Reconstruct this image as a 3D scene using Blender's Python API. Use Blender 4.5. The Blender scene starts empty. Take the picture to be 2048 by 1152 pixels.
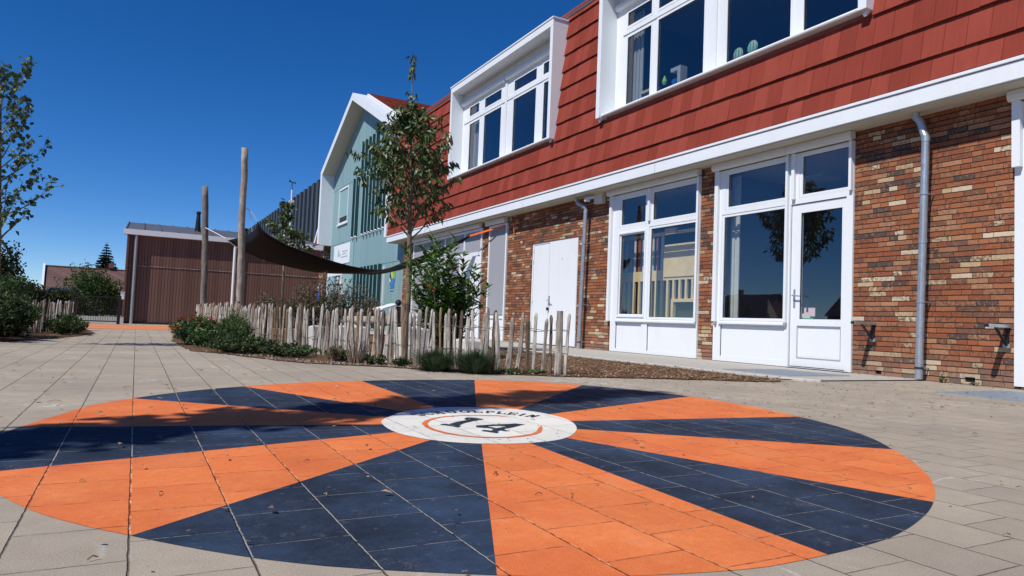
import bpy, math, random
from mathutils import Vector, Matrix
C = bpy.context.scene.collection
R = math.radians
# ------------------------------------------------------------------ camera
scene = bpy.context.scene
cam = bpy.data.cameras.new('camera'); camo = bpy.data.objects.new('camera', cam); C.objects.link(camo)
scene.camera = camo
cam.sensor_width = 36; cam.lens = 36*1386/2048; cam.clip_start = .05; cam.clip_end = 5000
def cam_axes(pitch=R(2.90), roll=R(2.31), psi=R(-28.38)):
    def t(x, y, fwd):
        c, s = math.cos(roll), math.sin(roll); X = c*x-s*y; Z0 = s*x+c*y
        c, s = math.cos(pitch), math.sin(pitch); Y = c*fwd-s*Z0; Z = s*fwd+c*Z0
        c, s = math.cos(psi), math.sin(psi)
        return Vector((c*X-s*Y, s*X+c*Y, Z))
    return t(1, 0, 0), t(0, 1, 0), -t(0, 0, 1)
r_, u_, b_ = cam_axes()
camo.matrix_world = Matrix(((r_.x, u_.x, b_.x, 0), (r_.y, u_.y, b_.y, 0), (r_.z, u_.z, b_.z, .48), (0, 0, 0, 1)))
# ------------------------------------------------------------------ world, sun, exposure
SUN_EL = R(50)
SUN_TRAVEL = Vector((.948, .318, 0)).normalized()            # horizontal direction the light travels in
w = bpy.data.worlds.new('World'); scene.world = w; w.use_nodes = True
nt = w.node_tree; bg = nt.nodes['Background']
sky = nt.nodes.new('ShaderNodeTexSky'); sky.sky_type = 'NISHITA'; sky.sun_disc = False
sky.sun_elevation = SUN_EL
toS = -SUN_TRAVEL
sky.sun_rotation = math.atan2(toS.x, toS.y)
sky.altitude = 0; sky.air_density = .65; sky.dust_density = 0.0; sky.ozone_density = 6.0
hs = nt.nodes.new('ShaderNodeHueSaturation'); hs.inputs['Saturation'].default_value = 1.26; hs.inputs['Hue'].default_value = .507; hs.inputs['Value'].default_value = 1.1
nt.links.new(sky.outputs[0], hs.inputs['Color']); nt.links.new(hs.outputs[0], bg.inputs[0]); bg.inputs[1].default_value = .11
sun = bpy.data.lights.new('sun', 'SUN'); suno = bpy.data.objects.new('sun', sun); C.objects.link(suno)
sun.energy = 4.75; sun.angle = R(.5); sun.color = (1, .955, .89)
ldir = Vector((SUN_TRAVEL.x*math.cos(SUN_EL), SUN_TRAVEL.y*math.cos(SUN_EL), -math.sin(SUN_EL)))
suno.rotation_euler = ldir.to_track_quat('-Z', 'Y').to_euler()
scene.view_settings.view_transform = 'Standard'; scene.view_settings.look = 'None'
scene.view_settings.exposure = 0; scene.view_settings.gamma = 1
scene.cycles.max_bounces = 8; scene.cycles.transparent_max_bounces = 16

# ------------------------------------------------------------------ node helpers
class N:
    def __init__(s, name, rough=.8, spec=.3):
        s.m = bpy.data.materials.new(name); s.m.use_nodes = True; s.t = s.m.node_tree
        s.b = s.t.nodes['Principled BSDF']; s.b.inputs['Roughness'].default_value = rough
        s.b.inputs['Specular IOR Level'].default_value = spec; s._pos = None
    def n(s, typ, **kw):
        o = s.t.nodes.new(typ)
        for k, v in kw.items(): setattr(o, k, v)
        return o
    def l(s, a, b): s.t.links.new(a, b)
    def put(s, inp, v):
        if isinstance(v, bpy.types.NodeSocket): s.l(v, inp)
        elif isinstance(v, (tuple, list)): inp.default_value = tuple(v)+((1,) if len(v) == 3 and len(inp.default_value) == 4 else ())
        else: inp.default_value = v
    def math(s, op, a, b=None, c=None):
        o = s.n('ShaderNodeMath', operation=op)
        for i, v in enumerate((a, b, c)):
            if v is not None: s.put(o.inputs[i], v)
        return o.outputs[0]
    @property
    def pos(s):
        if s._pos is None: s._pos = s.n('ShaderNodeNewGeometry').outputs['Position']
        return s._pos
    @property
    def obj(s): return s.n('ShaderNodeTexCoord').outputs['Object']
    def sep(s, v):
        o = s.n('ShaderNodeSeparateXYZ'); s.l(v, o.inputs[0]); return o.outputs
    def comb(s, x, y, z):
        o = s.n('ShaderNodeCombineXYZ')
        for i, v in enumerate((x, y, z)): s.put(o.inputs[i], v)
        return o.outputs[0]
    def noise(s, v, scale, detail=4, rough=.55, col=False):
        o = s.n('ShaderNodeTexNoise'); s.l(v, o.inputs['Vector']); o.inputs['Scale'].default_value = scale
        o.inputs['Detail'].default_value = detail; o.inputs['Roughness'].default_value = rough
        return o.outputs['Color' if col else 'Fac']
    def white(s, v):
        o = s.n('ShaderNodeTexWhiteNoise', noise_dimensions='3D'); s.l(v, o.inputs['Vector']); return o.outputs['Value']
    def ramp(s, f, stops, interp='LINEAR'):
        o = s.n('ShaderNodeValToRGB'); s.l(f, o.inputs[0]); cr = o.color_ramp; cr.interpolation = interp
        while len(cr.elements) < len(stops): cr.elements.new(.5)
        for e, (p, c) in zip(cr.elements, stops):
            e.position = p; e.color = (c, c, c, 1) if isinstance(c, (int, float)) else tuple(c)+(1,)
        return o.outputs[0]
    def mix(s, f, a, b, mode='MIX'):
        o = s.n('ShaderNodeMix', data_type='RGBA', blend_type=mode)
        s.put(o.inputs[0], f); s.put(o.inputs[6], a); s.put(o.inputs[7], b); return o.outputs[2]
    def bump(s, h, strength=.5, dist=.01):
        o = s.n('ShaderNodeBump'); o.inputs['Strength'].default_value = strength; o.inputs['Distance'].default_value = dist
        s.l(h, o.inputs['Height']); s.l(o.outputs[0], s.b.inputs['Normal'])
    def color(s, c): s.put(s.b.inputs['Base Color'], c)
    def rough(s, v): s.put(s.b.inputs['Roughness'], v)

def plain(name, col, rough=.6, var=.12, scale=6, spec=.3, bump=0, metal=0, fine=60):
    m = N(name, rough, spec)
    f = m.noise(m.pos, scale, 5, .6)
    f2 = m.noise(m.pos, fine, 2, .5)
    k = m.math('ADD', m.math('MULTIPLY', f, .7), m.math('MULTIPLY', f2, .3))
    lo = tuple(c*(1-var) for c in col); hi = tuple(min(1, c*(1+var)) for c in col)
    m.color(m.ramp(k, [(.3, lo), (.7, hi)]))
    if bump: m.bump(f2, bump, .004)
    m.b.inputs['Metallic'].default_value = metal
    return m.m
def foliage(name, cols, rough=.45, spec=.4, transl=.25):
    m = N(name, rough, spec)
    f = m.white(m.comb(*[m.math('FLOOR', m.math('MULTIPLY', x, 14)) for x in m.sep(m.pos)]))
    n = m.noise(m.pos, 3.0, 2)
    k = m.math('ADD', m.math('MULTIPLY', f, .45), m.math('MULTIPLY', n, .55))
    st = [(i/(len(cols)-1)*.5+.25, c) for i, c in enumerate(cols)]
    c = m.ramp(k, st); m.color(c)
    tr = m.n('ShaderNodeBsdfTranslucent'); m.l(c, tr.inputs[0])
    mx = m.n('ShaderNodeMixShader'); mx.inputs[0].default_value = transl
    m.l(m.b.outputs[0], mx.inputs[1]); m.l(tr.outputs[0], mx.inputs[2])
    m.l(mx.outputs[0], m.t.nodes['Material Output'].inputs[0])
    return m.m
# ------------------------------------------------------------------ materials
def white_mat():
    m = N('white_coated_frame', .42, .4); X, Y, Z = m.sep(m.pos)
    f = m.noise(m.comb(m.math('MULTIPLY', X, 4), m.math('MULTIPLY', Y, 3), m.math('MULTIPLY', Z, .8)), 1.0, 3, .5); g = m.noise(m.pos, 30, 4, .7)
    c = m.ramp(g, [(.3, (.73, .76, .785)), (.7, (.765, .795, .82))]); st = m.ramp(f, [(.5, 0), (.8, .22)])
    low = m.math('MULTIPLY', m.ramp(m.math('ADD', Z, m.math('MULTIPLY', g, .2)), [(.12, 1), (.34, 0)]), .22)
    c = m.mix(m.math('MAXIMUM', st, low), c, (.58, .56, .51)); m.color(c); return m.m
def joints(m, wob=.007):
    """slab pattern of the playground: columns along Y, half-bond; returns joint mask, slab id vector, cross-only mask"""
    X, Y, Z = m.sep(m.pos)
    nz = m.noise(m.pos, 34, 4, .7, True); nx, ny, _ = m.sep(nz)
    Xw = m.math('ADD', X, m.math('MULTIPLY', m.math('SUBTRACT', nx, .5), wob))
    Yw = m.math('ADD', Y, m.math('MULTIPLY', m.math('SUBTRACT', ny, .5), wob))
    u = m.math('DIVIDE', m.math('SUBTRACT', Xw, .016), .2133)
    col = m.math('FLOOR', u); fu = m.math('SUBTRACT', u, col)
    par = m.math('MODULO', m.math('ABSOLUTE', col), 2.0)
    v = m.math('ADD', m.math('DIVIDE', m.math('SUBTRACT', Yw, 1.165), .2365), m.math('MULTIPLY', par, .5))
    row = m.math('FLOOR', v); fv = m.math('SUBTRACT', v, row)
    du = m.math('MULTIPLY', m.math('MINIMUM', fu, m.math('SUBTRACT', 1.0, fu)), .2133)
    dv = m.math('MULTIPLY', m.math('MINIMUM', fv, m.math('SUBTRACT', 1.0, fv)), .2365)
    def edge(d, w0, w1):
        o = m.n('ShaderNodeMapRange', interpolation_type='SMOOTHSTEP'); m.l(d, o.inputs[0])
        o.inputs[1].default_value = w0; o.inputs[2].default_value = w1
        o.inputs[3].default_value = 1; o.inputs[4].default_value = 0; return o.outputs[0]
    long_ = edge(du, .0008, .0034); cross = edge(dv, .0005, .0024)
    n2 = m.noise(m.pos, 9, 4, .7)
    crossm = m.math('MULTIPLY', cross, m.ramp(n2, [(.34, .45), (.55, 1)]))
    mask = m.math('MAXIMUM', long_, crossm)
    return mask, m.comb(col, row, 3.3), long_
def paving_mat():
    m = N('paving_concrete', .93, .2)
    mask, sid, _ = joints(m)
    rnd = m.white(sid)
    f = m.noise(m.pos, 260, 3, .7); g = m.noise(m.pos, 1.1, 5, .6); h = m.noise(m.pos, 11, 4, .65)
    base = m.ramp(f, [(.25, (.26, .228, .186)), (.5, (.375, .335, .28)), (.78, (.53, .48, .41))])
    base = m.mix(1.0, base, m.ramp(g, [(.3, (.86, .85, .84)), (.7, (1.06, 1.04, 1.0))]), 'MULTIPLY')
    base = m.mix(1.0, base, m.ramp(h, [(.3, (.93, .92, .9)), (.7, (1.05, 1.04, 1.03))]), 'MULTIPLY')
    base = m.mix(1.0, base, m.ramp(rnd, [(0, (.93, .93, .93)), (1, (1.06, 1.05, 1.03))]), 'MULTIPLY')
    big = m.noise(m.pos, .45, 5, .65); base = m.mix(1.0, base, m.ramp(big, [(.3, (.88, .87, .86)), (.55, (1, 1, 1)), (.75, (1.06, 1.05, 1.02))]), 'MULTIPLY')
    sp = m.ramp(m.noise(m.pos, 3.3, 6, .8), [(.62, 0), (.70, .35)]); base = m.mix(sp, base, (.20, .175, .145))
    sand = m.ramp(m.noise(m.pos, 1.7, 6, .75), [(.57, 0), (.70, .4)]); base = m.mix(sand, base, (.46, .40, .32))
    # chalk scribbles left by children
    wv = m.n('ShaderNodeTexVoronoi', feature='DISTANCE_TO_EDGE'); 
    wp = m.n('ShaderNodeVectorMath', operation='ADD'); m.l(m.pos, wp.inputs[0]); sc = m.n('ShaderNodeVectorMath', operation='SCALE')
    m.l(m.noise(m.pos, 2.2, 2, .5, True), sc.inputs[0]); sc.inputs['Scale'].default_value = 1.2; m.l(sc.outputs[0], wp.inputs[1])
    m.l(wp.outputs[0], wv.inputs['Vector']); wv.inputs['Scale'].default_value = 1.6
    ch = m.math('MULTIPLY', m.ramp(wv.outputs[0], [(.008, 1), (.016, 0)]), m.ramp(m.noise(m.pos, .9, 1), [(.55, 0), (.62, 1)]))
    ch = m.math('MULTIPLY', ch, m.ramp(m.noise(m.pos, 90, 3), [(.35, .1), (.6, .6)]))
    base = m.mix(ch, base, (.62, .63, .62))
    jn = m.ramp(m.noise(m.pos, 14, 3), [(.35, (.045, .038, .03)), (.6, (.12, .1, .08)), (.72, (.4, .35, .28))])
    m.color(m.mix(m.math('MULTIPLY', mask, .85), base, jn))
    m.bump(m.math('SUBTRACT', m.math('MULTIPLY', f, .35), m.math('MULTIPLY', mask, 1.6)), .7, .004)
    return m.m
def paint_mat(name, lo, mid, hi, jl, jd, spec=.25, patch=None, jr=(.40, .56)):
    m = N(name, .8, spec)
    mask, sid, lng = joints(m, .007)
    f = m.noise(m.pos, 230, 3, .7); g = m.noise(m.pos, 3.2, 5, .65); h = m.noise(m.pos, 38, 4, .7)
    k = m.math('ADD', m.math('MULTIPLY', f, .35), m.math('ADD', m.math('MULTIPLY', g, .4), m.math('MULTIPLY', h, .25)))
    base = m.ramp(k, [(.36, lo), (.5, mid), (.66, hi)])
    if patch: base = m.mix(m.ramp(m.noise(m.pos, 1.9, 5, .65), [(.47, 0), (.68, .75)]), base, patch)
    sc = m.ramp(m.noise(m.pos, 17, 6, .75), [(.60, 0), (.70, 1)])
    base = m.mix(m.math('MULTIPLY', sc, .30), base, jl)
    st = m.ramp(m.noise(m.pos, 5.5, 5, .7), [(.58, 0), (.72, 1)]); fs = m.ramp(m.noise(m.pos, 120, 4, .7), [(.5, 0), (.66, 1)])
    base = m.mix(m.math('MULTIPLY', m.math('MULTIPLY', st, fs), .55), base, (.42, .39, .34))
    base = m.mix(1.0, base, m.ramp(m.white(sid), [(0, (.93, .93, .93)), (1, (1.06, 1.06, 1.06))]), 'MULTIPLY')
    jn = m.mix(m.ramp(m.noise(m.pos, 24, 3, .7), [(jr[0], 0), (jr[1], 1)]), jl, jd)
    m.color(m.mix(m.math('MULTIPLY', mask, .95), base, jn))
    m.bump(m.math('SUBTRACT', m.math('MULTIPLY', f, .5), m.math('MULTIPLY', mask, 2.2)), .8, .005)
    return m.m
def brick_mat():
    m = N('brickwork', .9, .2)
    X, Y, Z = m.sep(m.pos)
    nz = m.noise(m.pos, 14, 3, .6, True); nx, ny, nzz = m.sep(nz)
    H_ = m.math('ADD', m.math('ADD', X, Y), m.math('MULTIPLY', m.math('SUBTRACT', nx, .5), .012))
    Zw = m.math('ADD', Z, m.math('MULTIPLY', m.math('SUBTRACT', ny, .5), .012))
    r = m.math('DIVIDE', Zw, .0625); row = m.math('FLOOR', r); fr = m.math('SUBTRACT', r, row)
    off = m.white(m.comb(row, 7.7, 1.3))
    u = m.math('ADD', m.math('DIVIDE', H_, .225), off); col = m.math('FLOOR', u); fu = m.math('SUBTRACT', u, col)
    half = m.math('GREATER_THAN', m.white(m.comb(col, row, 9.1)), .74)      # some bricks are two headers
    sub = m.math('MULTIPLY', half, m.math('GREATER_THAN', fu, .5))
    fu2 = m.math('FRACT', m.math('MULTIPLY', fu, m.math('ADD', 1.0, half)))
    wid = m.math('DIVIDE', .225, m.math('ADD', 1.0, half))
    du = m.math('MULTIPLY', m.math('MINIMUM', fu2, m.math('SUBTRACT', 1.0, fu2)), wid)
    dv = m.math('MULTIPLY', m.math('MINIMUM', fr, m.math('SUBTRACT', 1.0, fr)), .0625)
    d = m.math('MINIMUM', m.math('ADD', m.math('MULTIPLY', du, 1.6), .0025), dv)
    o = m.n('ShaderNodeMapRange', interpolation_type='SMOOTHSTEP'); m.l(d, o.inputs[0])
    o.inputs[1].default_value = .0026; o.inputs[2].default_value = .0074; o.inputs[3].default_value = 1; o.inputs[4].default_value = 0
    mort = o.outputs[0]
    idv = m.comb(m.math('ADD', col, m.math('MULTIPLY', sub, .5)), row, 2.2)
    rnd = m.white(idv); rn2 = m.white(m.comb(row, col, 5.1))
    c = m.ramp(rnd, [(0, (.31, .108, .050)), (.17, (.36, .135, .062)), (.34, (.26, .086, .044)), (.5, (.33, .15, .082)), (.62, (.19, .09, .058)),
                     (.71, (.39, .20, .11)), (.80, (.49, .36, .22)), (.87, (.60, .49, .35)), (.92, (.095, .062, .055))], 'CONSTANT')
    s1 = m.noise(m.pos, 26, 5, .7); s2 = m.noise(m.pos, 80, 4, .6)
    sm = m.math('MULTIPLY', m.ramp(s1, [(.44, 0), (.6, 1)]), m.ramp(rn2, [(.3, .12), (.8, .9)]))
    c = m.mix(sm, c, (.10, .065, .05))
    c = m.mix(m.math('MULTIPLY', m.ramp(m.noise(m.pos, 33, 5, .7), [(.55, 0), (.7, .6)]), rnd), c, (.58, .42, .28))
    c = m.mix(1.0, c, m.ramp(s2, [(.3, (.82, .8, .8)), (.7, (1.12, 1.12, 1.1))]), 'MULTIPLY')
    big = m.noise(m.pos, .9, 4, .6); c = m.mix(1.0, c, m.ramp(big, [(.3, (.86, .84, .82)), (.7, (1.08, 1.06, 1.04))]), 'MULTIPLY')
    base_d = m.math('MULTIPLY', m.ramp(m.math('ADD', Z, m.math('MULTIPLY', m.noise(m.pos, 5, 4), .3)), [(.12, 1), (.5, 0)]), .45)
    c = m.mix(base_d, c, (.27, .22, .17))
    m.color(m.mix(mort, c, (.032, .025, .021)))  # mortar near black: the shade in the bed joints is put into its colour
    hgt = m.math('SUBTRACT', m.math('ADD', m.math('MULTIPLY', s1, .5), m.math('MULTIPLY', rn2, .3)), m.math('MULTIPLY', mort, 1.3))
    m.bump(hgt, .9, .012)
    return m.m
def cladding_mat(name, col, per=.1, gap=.012, axis='h', seam=None, var=.06, rough=.5):
    m = N(name, rough, .3)
    X, Y, Z = m.sep(m.pos)
    u = m.math('DIVIDE', m.math('ADD', X, Y), per); fu = m.math('FRACT', u); idc = m.math('FLOOR', u)
    d = m.math('MULTIPLY', m.math('MINIMUM', fu, m.math('SUBTRACT', 1.0, fu)), per)
    g = m.ramp(m.math('DIVIDE', d, .05), [(gap*8, 1), (gap*8+.1, 0)])
    rnd = m.white(m.comb(idc, 1.1, 4.4)); f = m.noise(m.pos, 4, 5, .65); f2 = m.noise(m.comb(m.math('MULTIPLY', m.math('ADD', X, Y), 60), 1.0, m.math('MULTIPLY', Z, 3)), 1.0, 3)
    k = m.math('ADD', m.math('MULTIPLY', rnd, .4), m.math('ADD', m.math('MULTIPLY', f, .3), m.math('MULTIPLY', f2, .3)))
    c = m.ramp(k, [(.2, tuple(x*(1-var*2) for x in col)), (.8, tuple(x*(1+var*2) for x in col))])
    m.color(m.mix(m.math('MULTIPLY', g, .75), c, tuple(x*.25 for x in col)))
    m.bump(m.math('SUBTRACT', 1.0, g), .8, .01)
    return m.m
def glass_mat(name, tint=(.86, .89, .90), refl=1.0):
    m = N(name, .02, .5); m.t.nodes.remove(m.b)
    tr = m.n('ShaderNodeBsdfTransparent'); tr.inputs[0].default_value = tint+(1,)
    gl = m.n('ShaderNodeBsdfGlossy'); gl.inputs['Roughness'].default_value = .01; gl.inputs[0].default_value = (.95, .97, 1, 1)
    bu = m.n('ShaderNodeBump'); bu.inputs['Strength'].default_value = .035; bu.inputs['Distance'].default_value = .01
    m.l(m.noise(m.pos, 1.3, 2), bu.inputs['Height']); m.l(bu.outputs[0], gl.inputs['Normal'])
    g = m.n('ShaderNodeNewGeometry'); dt = m.n('ShaderNodeVectorMath', operation='DOT_PRODUCT'); m.l(g.outputs['Incoming'], dt.inputs[0]); m.l(g.outputs['Normal'], dt.inputs[1])
    c1 = m.math('SUBTRACT', 1.0, m.math('ABSOLUTE', dt.outputs['Value']))
    k = m.math('MINIMUM', m.math('ADD', m.math('MULTIPLY', m.math('POWER', c1, 4.0), 1.1), .13*refl), 1.0)
    mx = m.n('ShaderNodeMixShader'); m.l(k, mx.inputs[0]); m.l(tr.outputs[0], mx.inputs[1]); m.l(gl.outputs[0], mx.inputs[2])
    m.l(mx.outputs[0], m.t.nodes['Material Output'].inputs[0]); return m.m
def tile_mat():
    m = N('red_roof_tile', .88, .12)
    g = m.n('ShaderNodeNewGeometry'); f = m.noise(m.pos, 2.5, 5, .6); f2 = m.noise(m.pos, 130, 3, .6)
    X, Y, Z = m.sep(m.pos); st = m.noise(m.comb(X, m.math('MULTIPLY', Y, 16), m.math('MULTIPLY', Z, .8)), 2.0, 4, .7)
    k = m.math('ADD', m.math('MULTIPLY', g.outputs['Random Per Island'], .35), m.math('ADD', m.math('MULTIPLY', f, .3), m.math('MULTIPLY', st, .35)))
    c = m.ramp(k, [(.2, (.18, .033, .021)), (.5, (.245, .046, .030)), (.8, (.315, .068, .047))])
    dk = m.ramp(m.noise(m.comb(X, m.math('MULTIPLY', Y, 9), m.math('MULTIPLY', Z, 1.3)), 1.0, 5, .75), [(.56, 0), (.74, .4)])
    m.color(m.mix(dk, c, (.13, .035, .026))); m.bump(f2, .3, .003); return m.m
def mulch_mat():
    m = N('bark_mulch', .95, .1)
    f = m.noise(m.pos, 45, 5, .7); g = m.noise(m.pos, 7, 3)
    c = m.ramp(f, [(.3, (.045, .026, .016)), (.5, (.17, .095, .052)), (.68, (.36, .22, .13))])
    m.color(m.mix(m.ramp(g, [(.4, 0), (.7, .6)]), c, (.12, .08, .055))); m.bump(f, 1, .03); return m.m
def bark_mat(name, a, b, sc=30):
    m = N(name, .9, .2); X, Y, Z = m.sep(m.pos)
    f = m.noise(m.comb(X, Y, m.math('MULTIPLY', Z, .12)), sc*2, 5, .7); g = m.noise(m.pos, 6, 3)
    m.color(m.mix(m.ramp(g, [(.4, 0), (.65, .5)]), m.ramp(f, [(.35, a), (.65, b)]), tuple(x*.7 for x in a))); m.bump(f, .8, .006); return m.m
M = dict(
    paving=paving_mat(), brick=brick_mat(), tile=tile_mat(), mulch=mulch_mat(),
    p_or=paint_mat('orange_paint', (.58, .135, .038), (.70, .19, .055), (.80, .27, .10), (.84, .40, .22), (.26, .06, .025), .2, (.62, .135, .045)),
    p_bl=paint_mat('blue_paint', (.012, .018, .032), (.021, .032, .055), (.045, .066, .115), (.33, .32, .29), (.006, .007, .011), .12, (.040, .072, .135), (.52, .66)),
    p_wh=paint_mat('white_paint', (.62, .60, .54), (.72, .70, .63), (.80, .78, .72), (.86, .85, .8), (.35, .31, .26)),
    white=white_mat(),
    boxw=plain('light_grey_shutter_box', (.66, .65, .62), .5, .04),
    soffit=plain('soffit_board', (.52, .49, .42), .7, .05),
    screen=plain('grey_screen_cloth', (.30, .31, .34), .85, .04, 40),
    zinc=plain('galvanised_steel', (.42, .46, .50), .42, .22, 14, .5, metal=.65, fine=40),
    dark=plain('dark_rubber', (.02, .02, .022), .7, .1),
    black=plain('black_metal', (.016, .017, .02), .45, .1),
    teal=cladding_mat('teal_cladding', (.235, .365, .385), .14, .010, var=.05),
    tealp=plain('teal_panel', (.25, .40, .41), .5, .04),
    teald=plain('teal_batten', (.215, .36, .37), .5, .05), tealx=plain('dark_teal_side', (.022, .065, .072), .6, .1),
    brown=cladding_mat('brown_cladding', (.165, .088, .066), .085, .012, var=.1),
    corr=cladding_mat('dark_corrugated_metal', (.05, .058, .07), .34, .05, var=.1),
    metalroof=plain('dark_metal_roof', (.10, .105, .12), .5, .15, 3, .4),
    glass=glass_mat('window_glass'), glassup=glass_mat('upstairs_glass', (.62, .66, .70)),
    room=plain('room_wall', (.16, .16, .16), .9, .05), roomd=plain('room_dark', (.035, .035, .038), .9, .1), ceil=plain('ceiling_panel', (.45, .45, .43), .9, .04),
    curtain=plain('pale_curtain', (.55, .56, .52), .9, .1, 9),
    ply=plain('plywood', (.78, .60, .32), .7, .12, 4), redcurt=plain('red_striped_cloth', (.35, .09, .08), .9, .15),
    wood=bark_mat('weathered_wood', (.16, .132, .105), (.53, .485, .42)), woodl=bark_mat('pale_split_wood', (.27, .235, .19), (.70, .655, .58)),
    woodd=bark_mat('dark_weathered_wood', (.05, .035, .025), (.27, .20, .15)), woodo=bark_mat('fresh_brown_wood', (.16, .09, .05), (.48, .33, .20)), pole=bark_mat('pole_wood', (.24, .20, .165), (.47, .41, .34), 14),
    poled=bark_mat('dark_pole_wood', (.12, .115, .10), (.27, .25, .22), 14),
    bark=bark_mat('young_bark', (.13, .11, .07), (.27, .23, .15), 26), barkd=bark_mat('dark_bark', (.03, .025, .02), (.09, .075, .055)),
    wire=plain('rusty_wire', (.09, .075, .06), .6, .2), sail=plain('black_sail_cloth', (.0085, .0085, .009), .65, .1, 50, spec=.15),
    cherry=foliage('cherry_leaf', [(.022, .05, .012), (.05, .095, .02), (.09, .145, .04), (.17, .12, .04)], .42, .45, .2),
    laurel=foliage('laurel_leaf', [(.02, .06, .01), (.06, .15, .022), (.15, .28, .05)], .22, .7),
    aspen=foliage('aspen_leaf', [(.03, .07, .03), (.08, .13, .065), (.17, .23, .13)], .5, .3),
    bush=foliage('bush_leaf', [(.016, .03, .010), (.04, .07, .02), (.10, .14, .045)], .55, .3),
    conif=foliage('conifer_needles', [(.008, .02, .012), (.016, .035, .02), (.03, .055, .03)], .7, .2, .05),
    fgreen=foliage('far_leaf', [(.03, .065, .018), (.055, .10, .025), (.09, .14, .04)], .6, .2),
    fdark=foliage('far_dark_leaf', [(.014, .022, .008), (.03, .04, .015), (.05, .06, .024)], .7, .2),
    dry=foliage('dry_leaf', [(.05, .06, .025), (.12, .095, .06), (.20, .16, .11), (.08, .10, .04)], .8, .2), flowerg=foliage('border_leaf', [(.02, .05, .012), (.06, .12, .025), (.14, .20, .06)], .5, .3), blade=foliage('grass_blade', [(.02, .04, .015), (.05, .085, .035), (.11, .15, .07)], .5, .3),
    red=plain('red_flower', (.42, .05, .02), .7, .2), wflower=plain('white_flower', (.75, .72, .6), .7, .1),
    litter=foliage('leaf_litter', [(.10, .055, .03), (.24, .14, .08), (.42, .30, .19), (.14, .09, .06)], .8, .2, .1),
    stone=plain('pale_stone', (.30, .26, .21), .9, .5, 24, bump=.5), block=plain('white_block', (.58, .57, .53), .9, .1, 5),
    kerb=plain('concrete_kerb', (.50, .48, .44), .9, .1, 12, bump=.5), path=plain('path_concrete', (.40, .38, .34), .93, .12, 9, bump=.5),
    orangestrap=plain('orange_strap', (.85, .16, .03), .6, .1), blue=plain('blue_sign_face', (.03, .09, .62), .5, .05),
    grey=plain('grey_print', (.33, .36, .38), .6, .05), navy=plain('navy_print', (.03, .045, .09), .7, .05), lblue=plain('blue_print', (.03, .22, .60), .5, .05),
    green=plain('green_print', (.22, .45, .08), .5, .05), yellow=plain('yellow_print', (.75, .72, .12), .5, .05), ggreen=plain('green_toy', (.10, .55, .30), .5, .1),
    lgreen=plain('lime_toy', (.35, .75, .15), .5, .1), pink=plain('pink_paper', (.8, .55, .58), .7, .1), grate=plain('steel_grate', (.33, .37, .41), .45, .1, 30, metal=.4),
    soil=plain('grassy_ground', (.10, .10, .05), .95, .4, 2, bump=.5), orangepave=plain('orange_paving', (.62, .21, .085), .85, .1, 8),
    farroof=cladding_mat('far_roof_tile', (.15, .085, .07), .3, .03, var=.15), farbrick=plain('far_brick', (.24, .12, .09), .9, .2, 3), lamp=plain('ceiling_lamp_cover', (.7, .7, .68), .6, .02),
)
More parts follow.
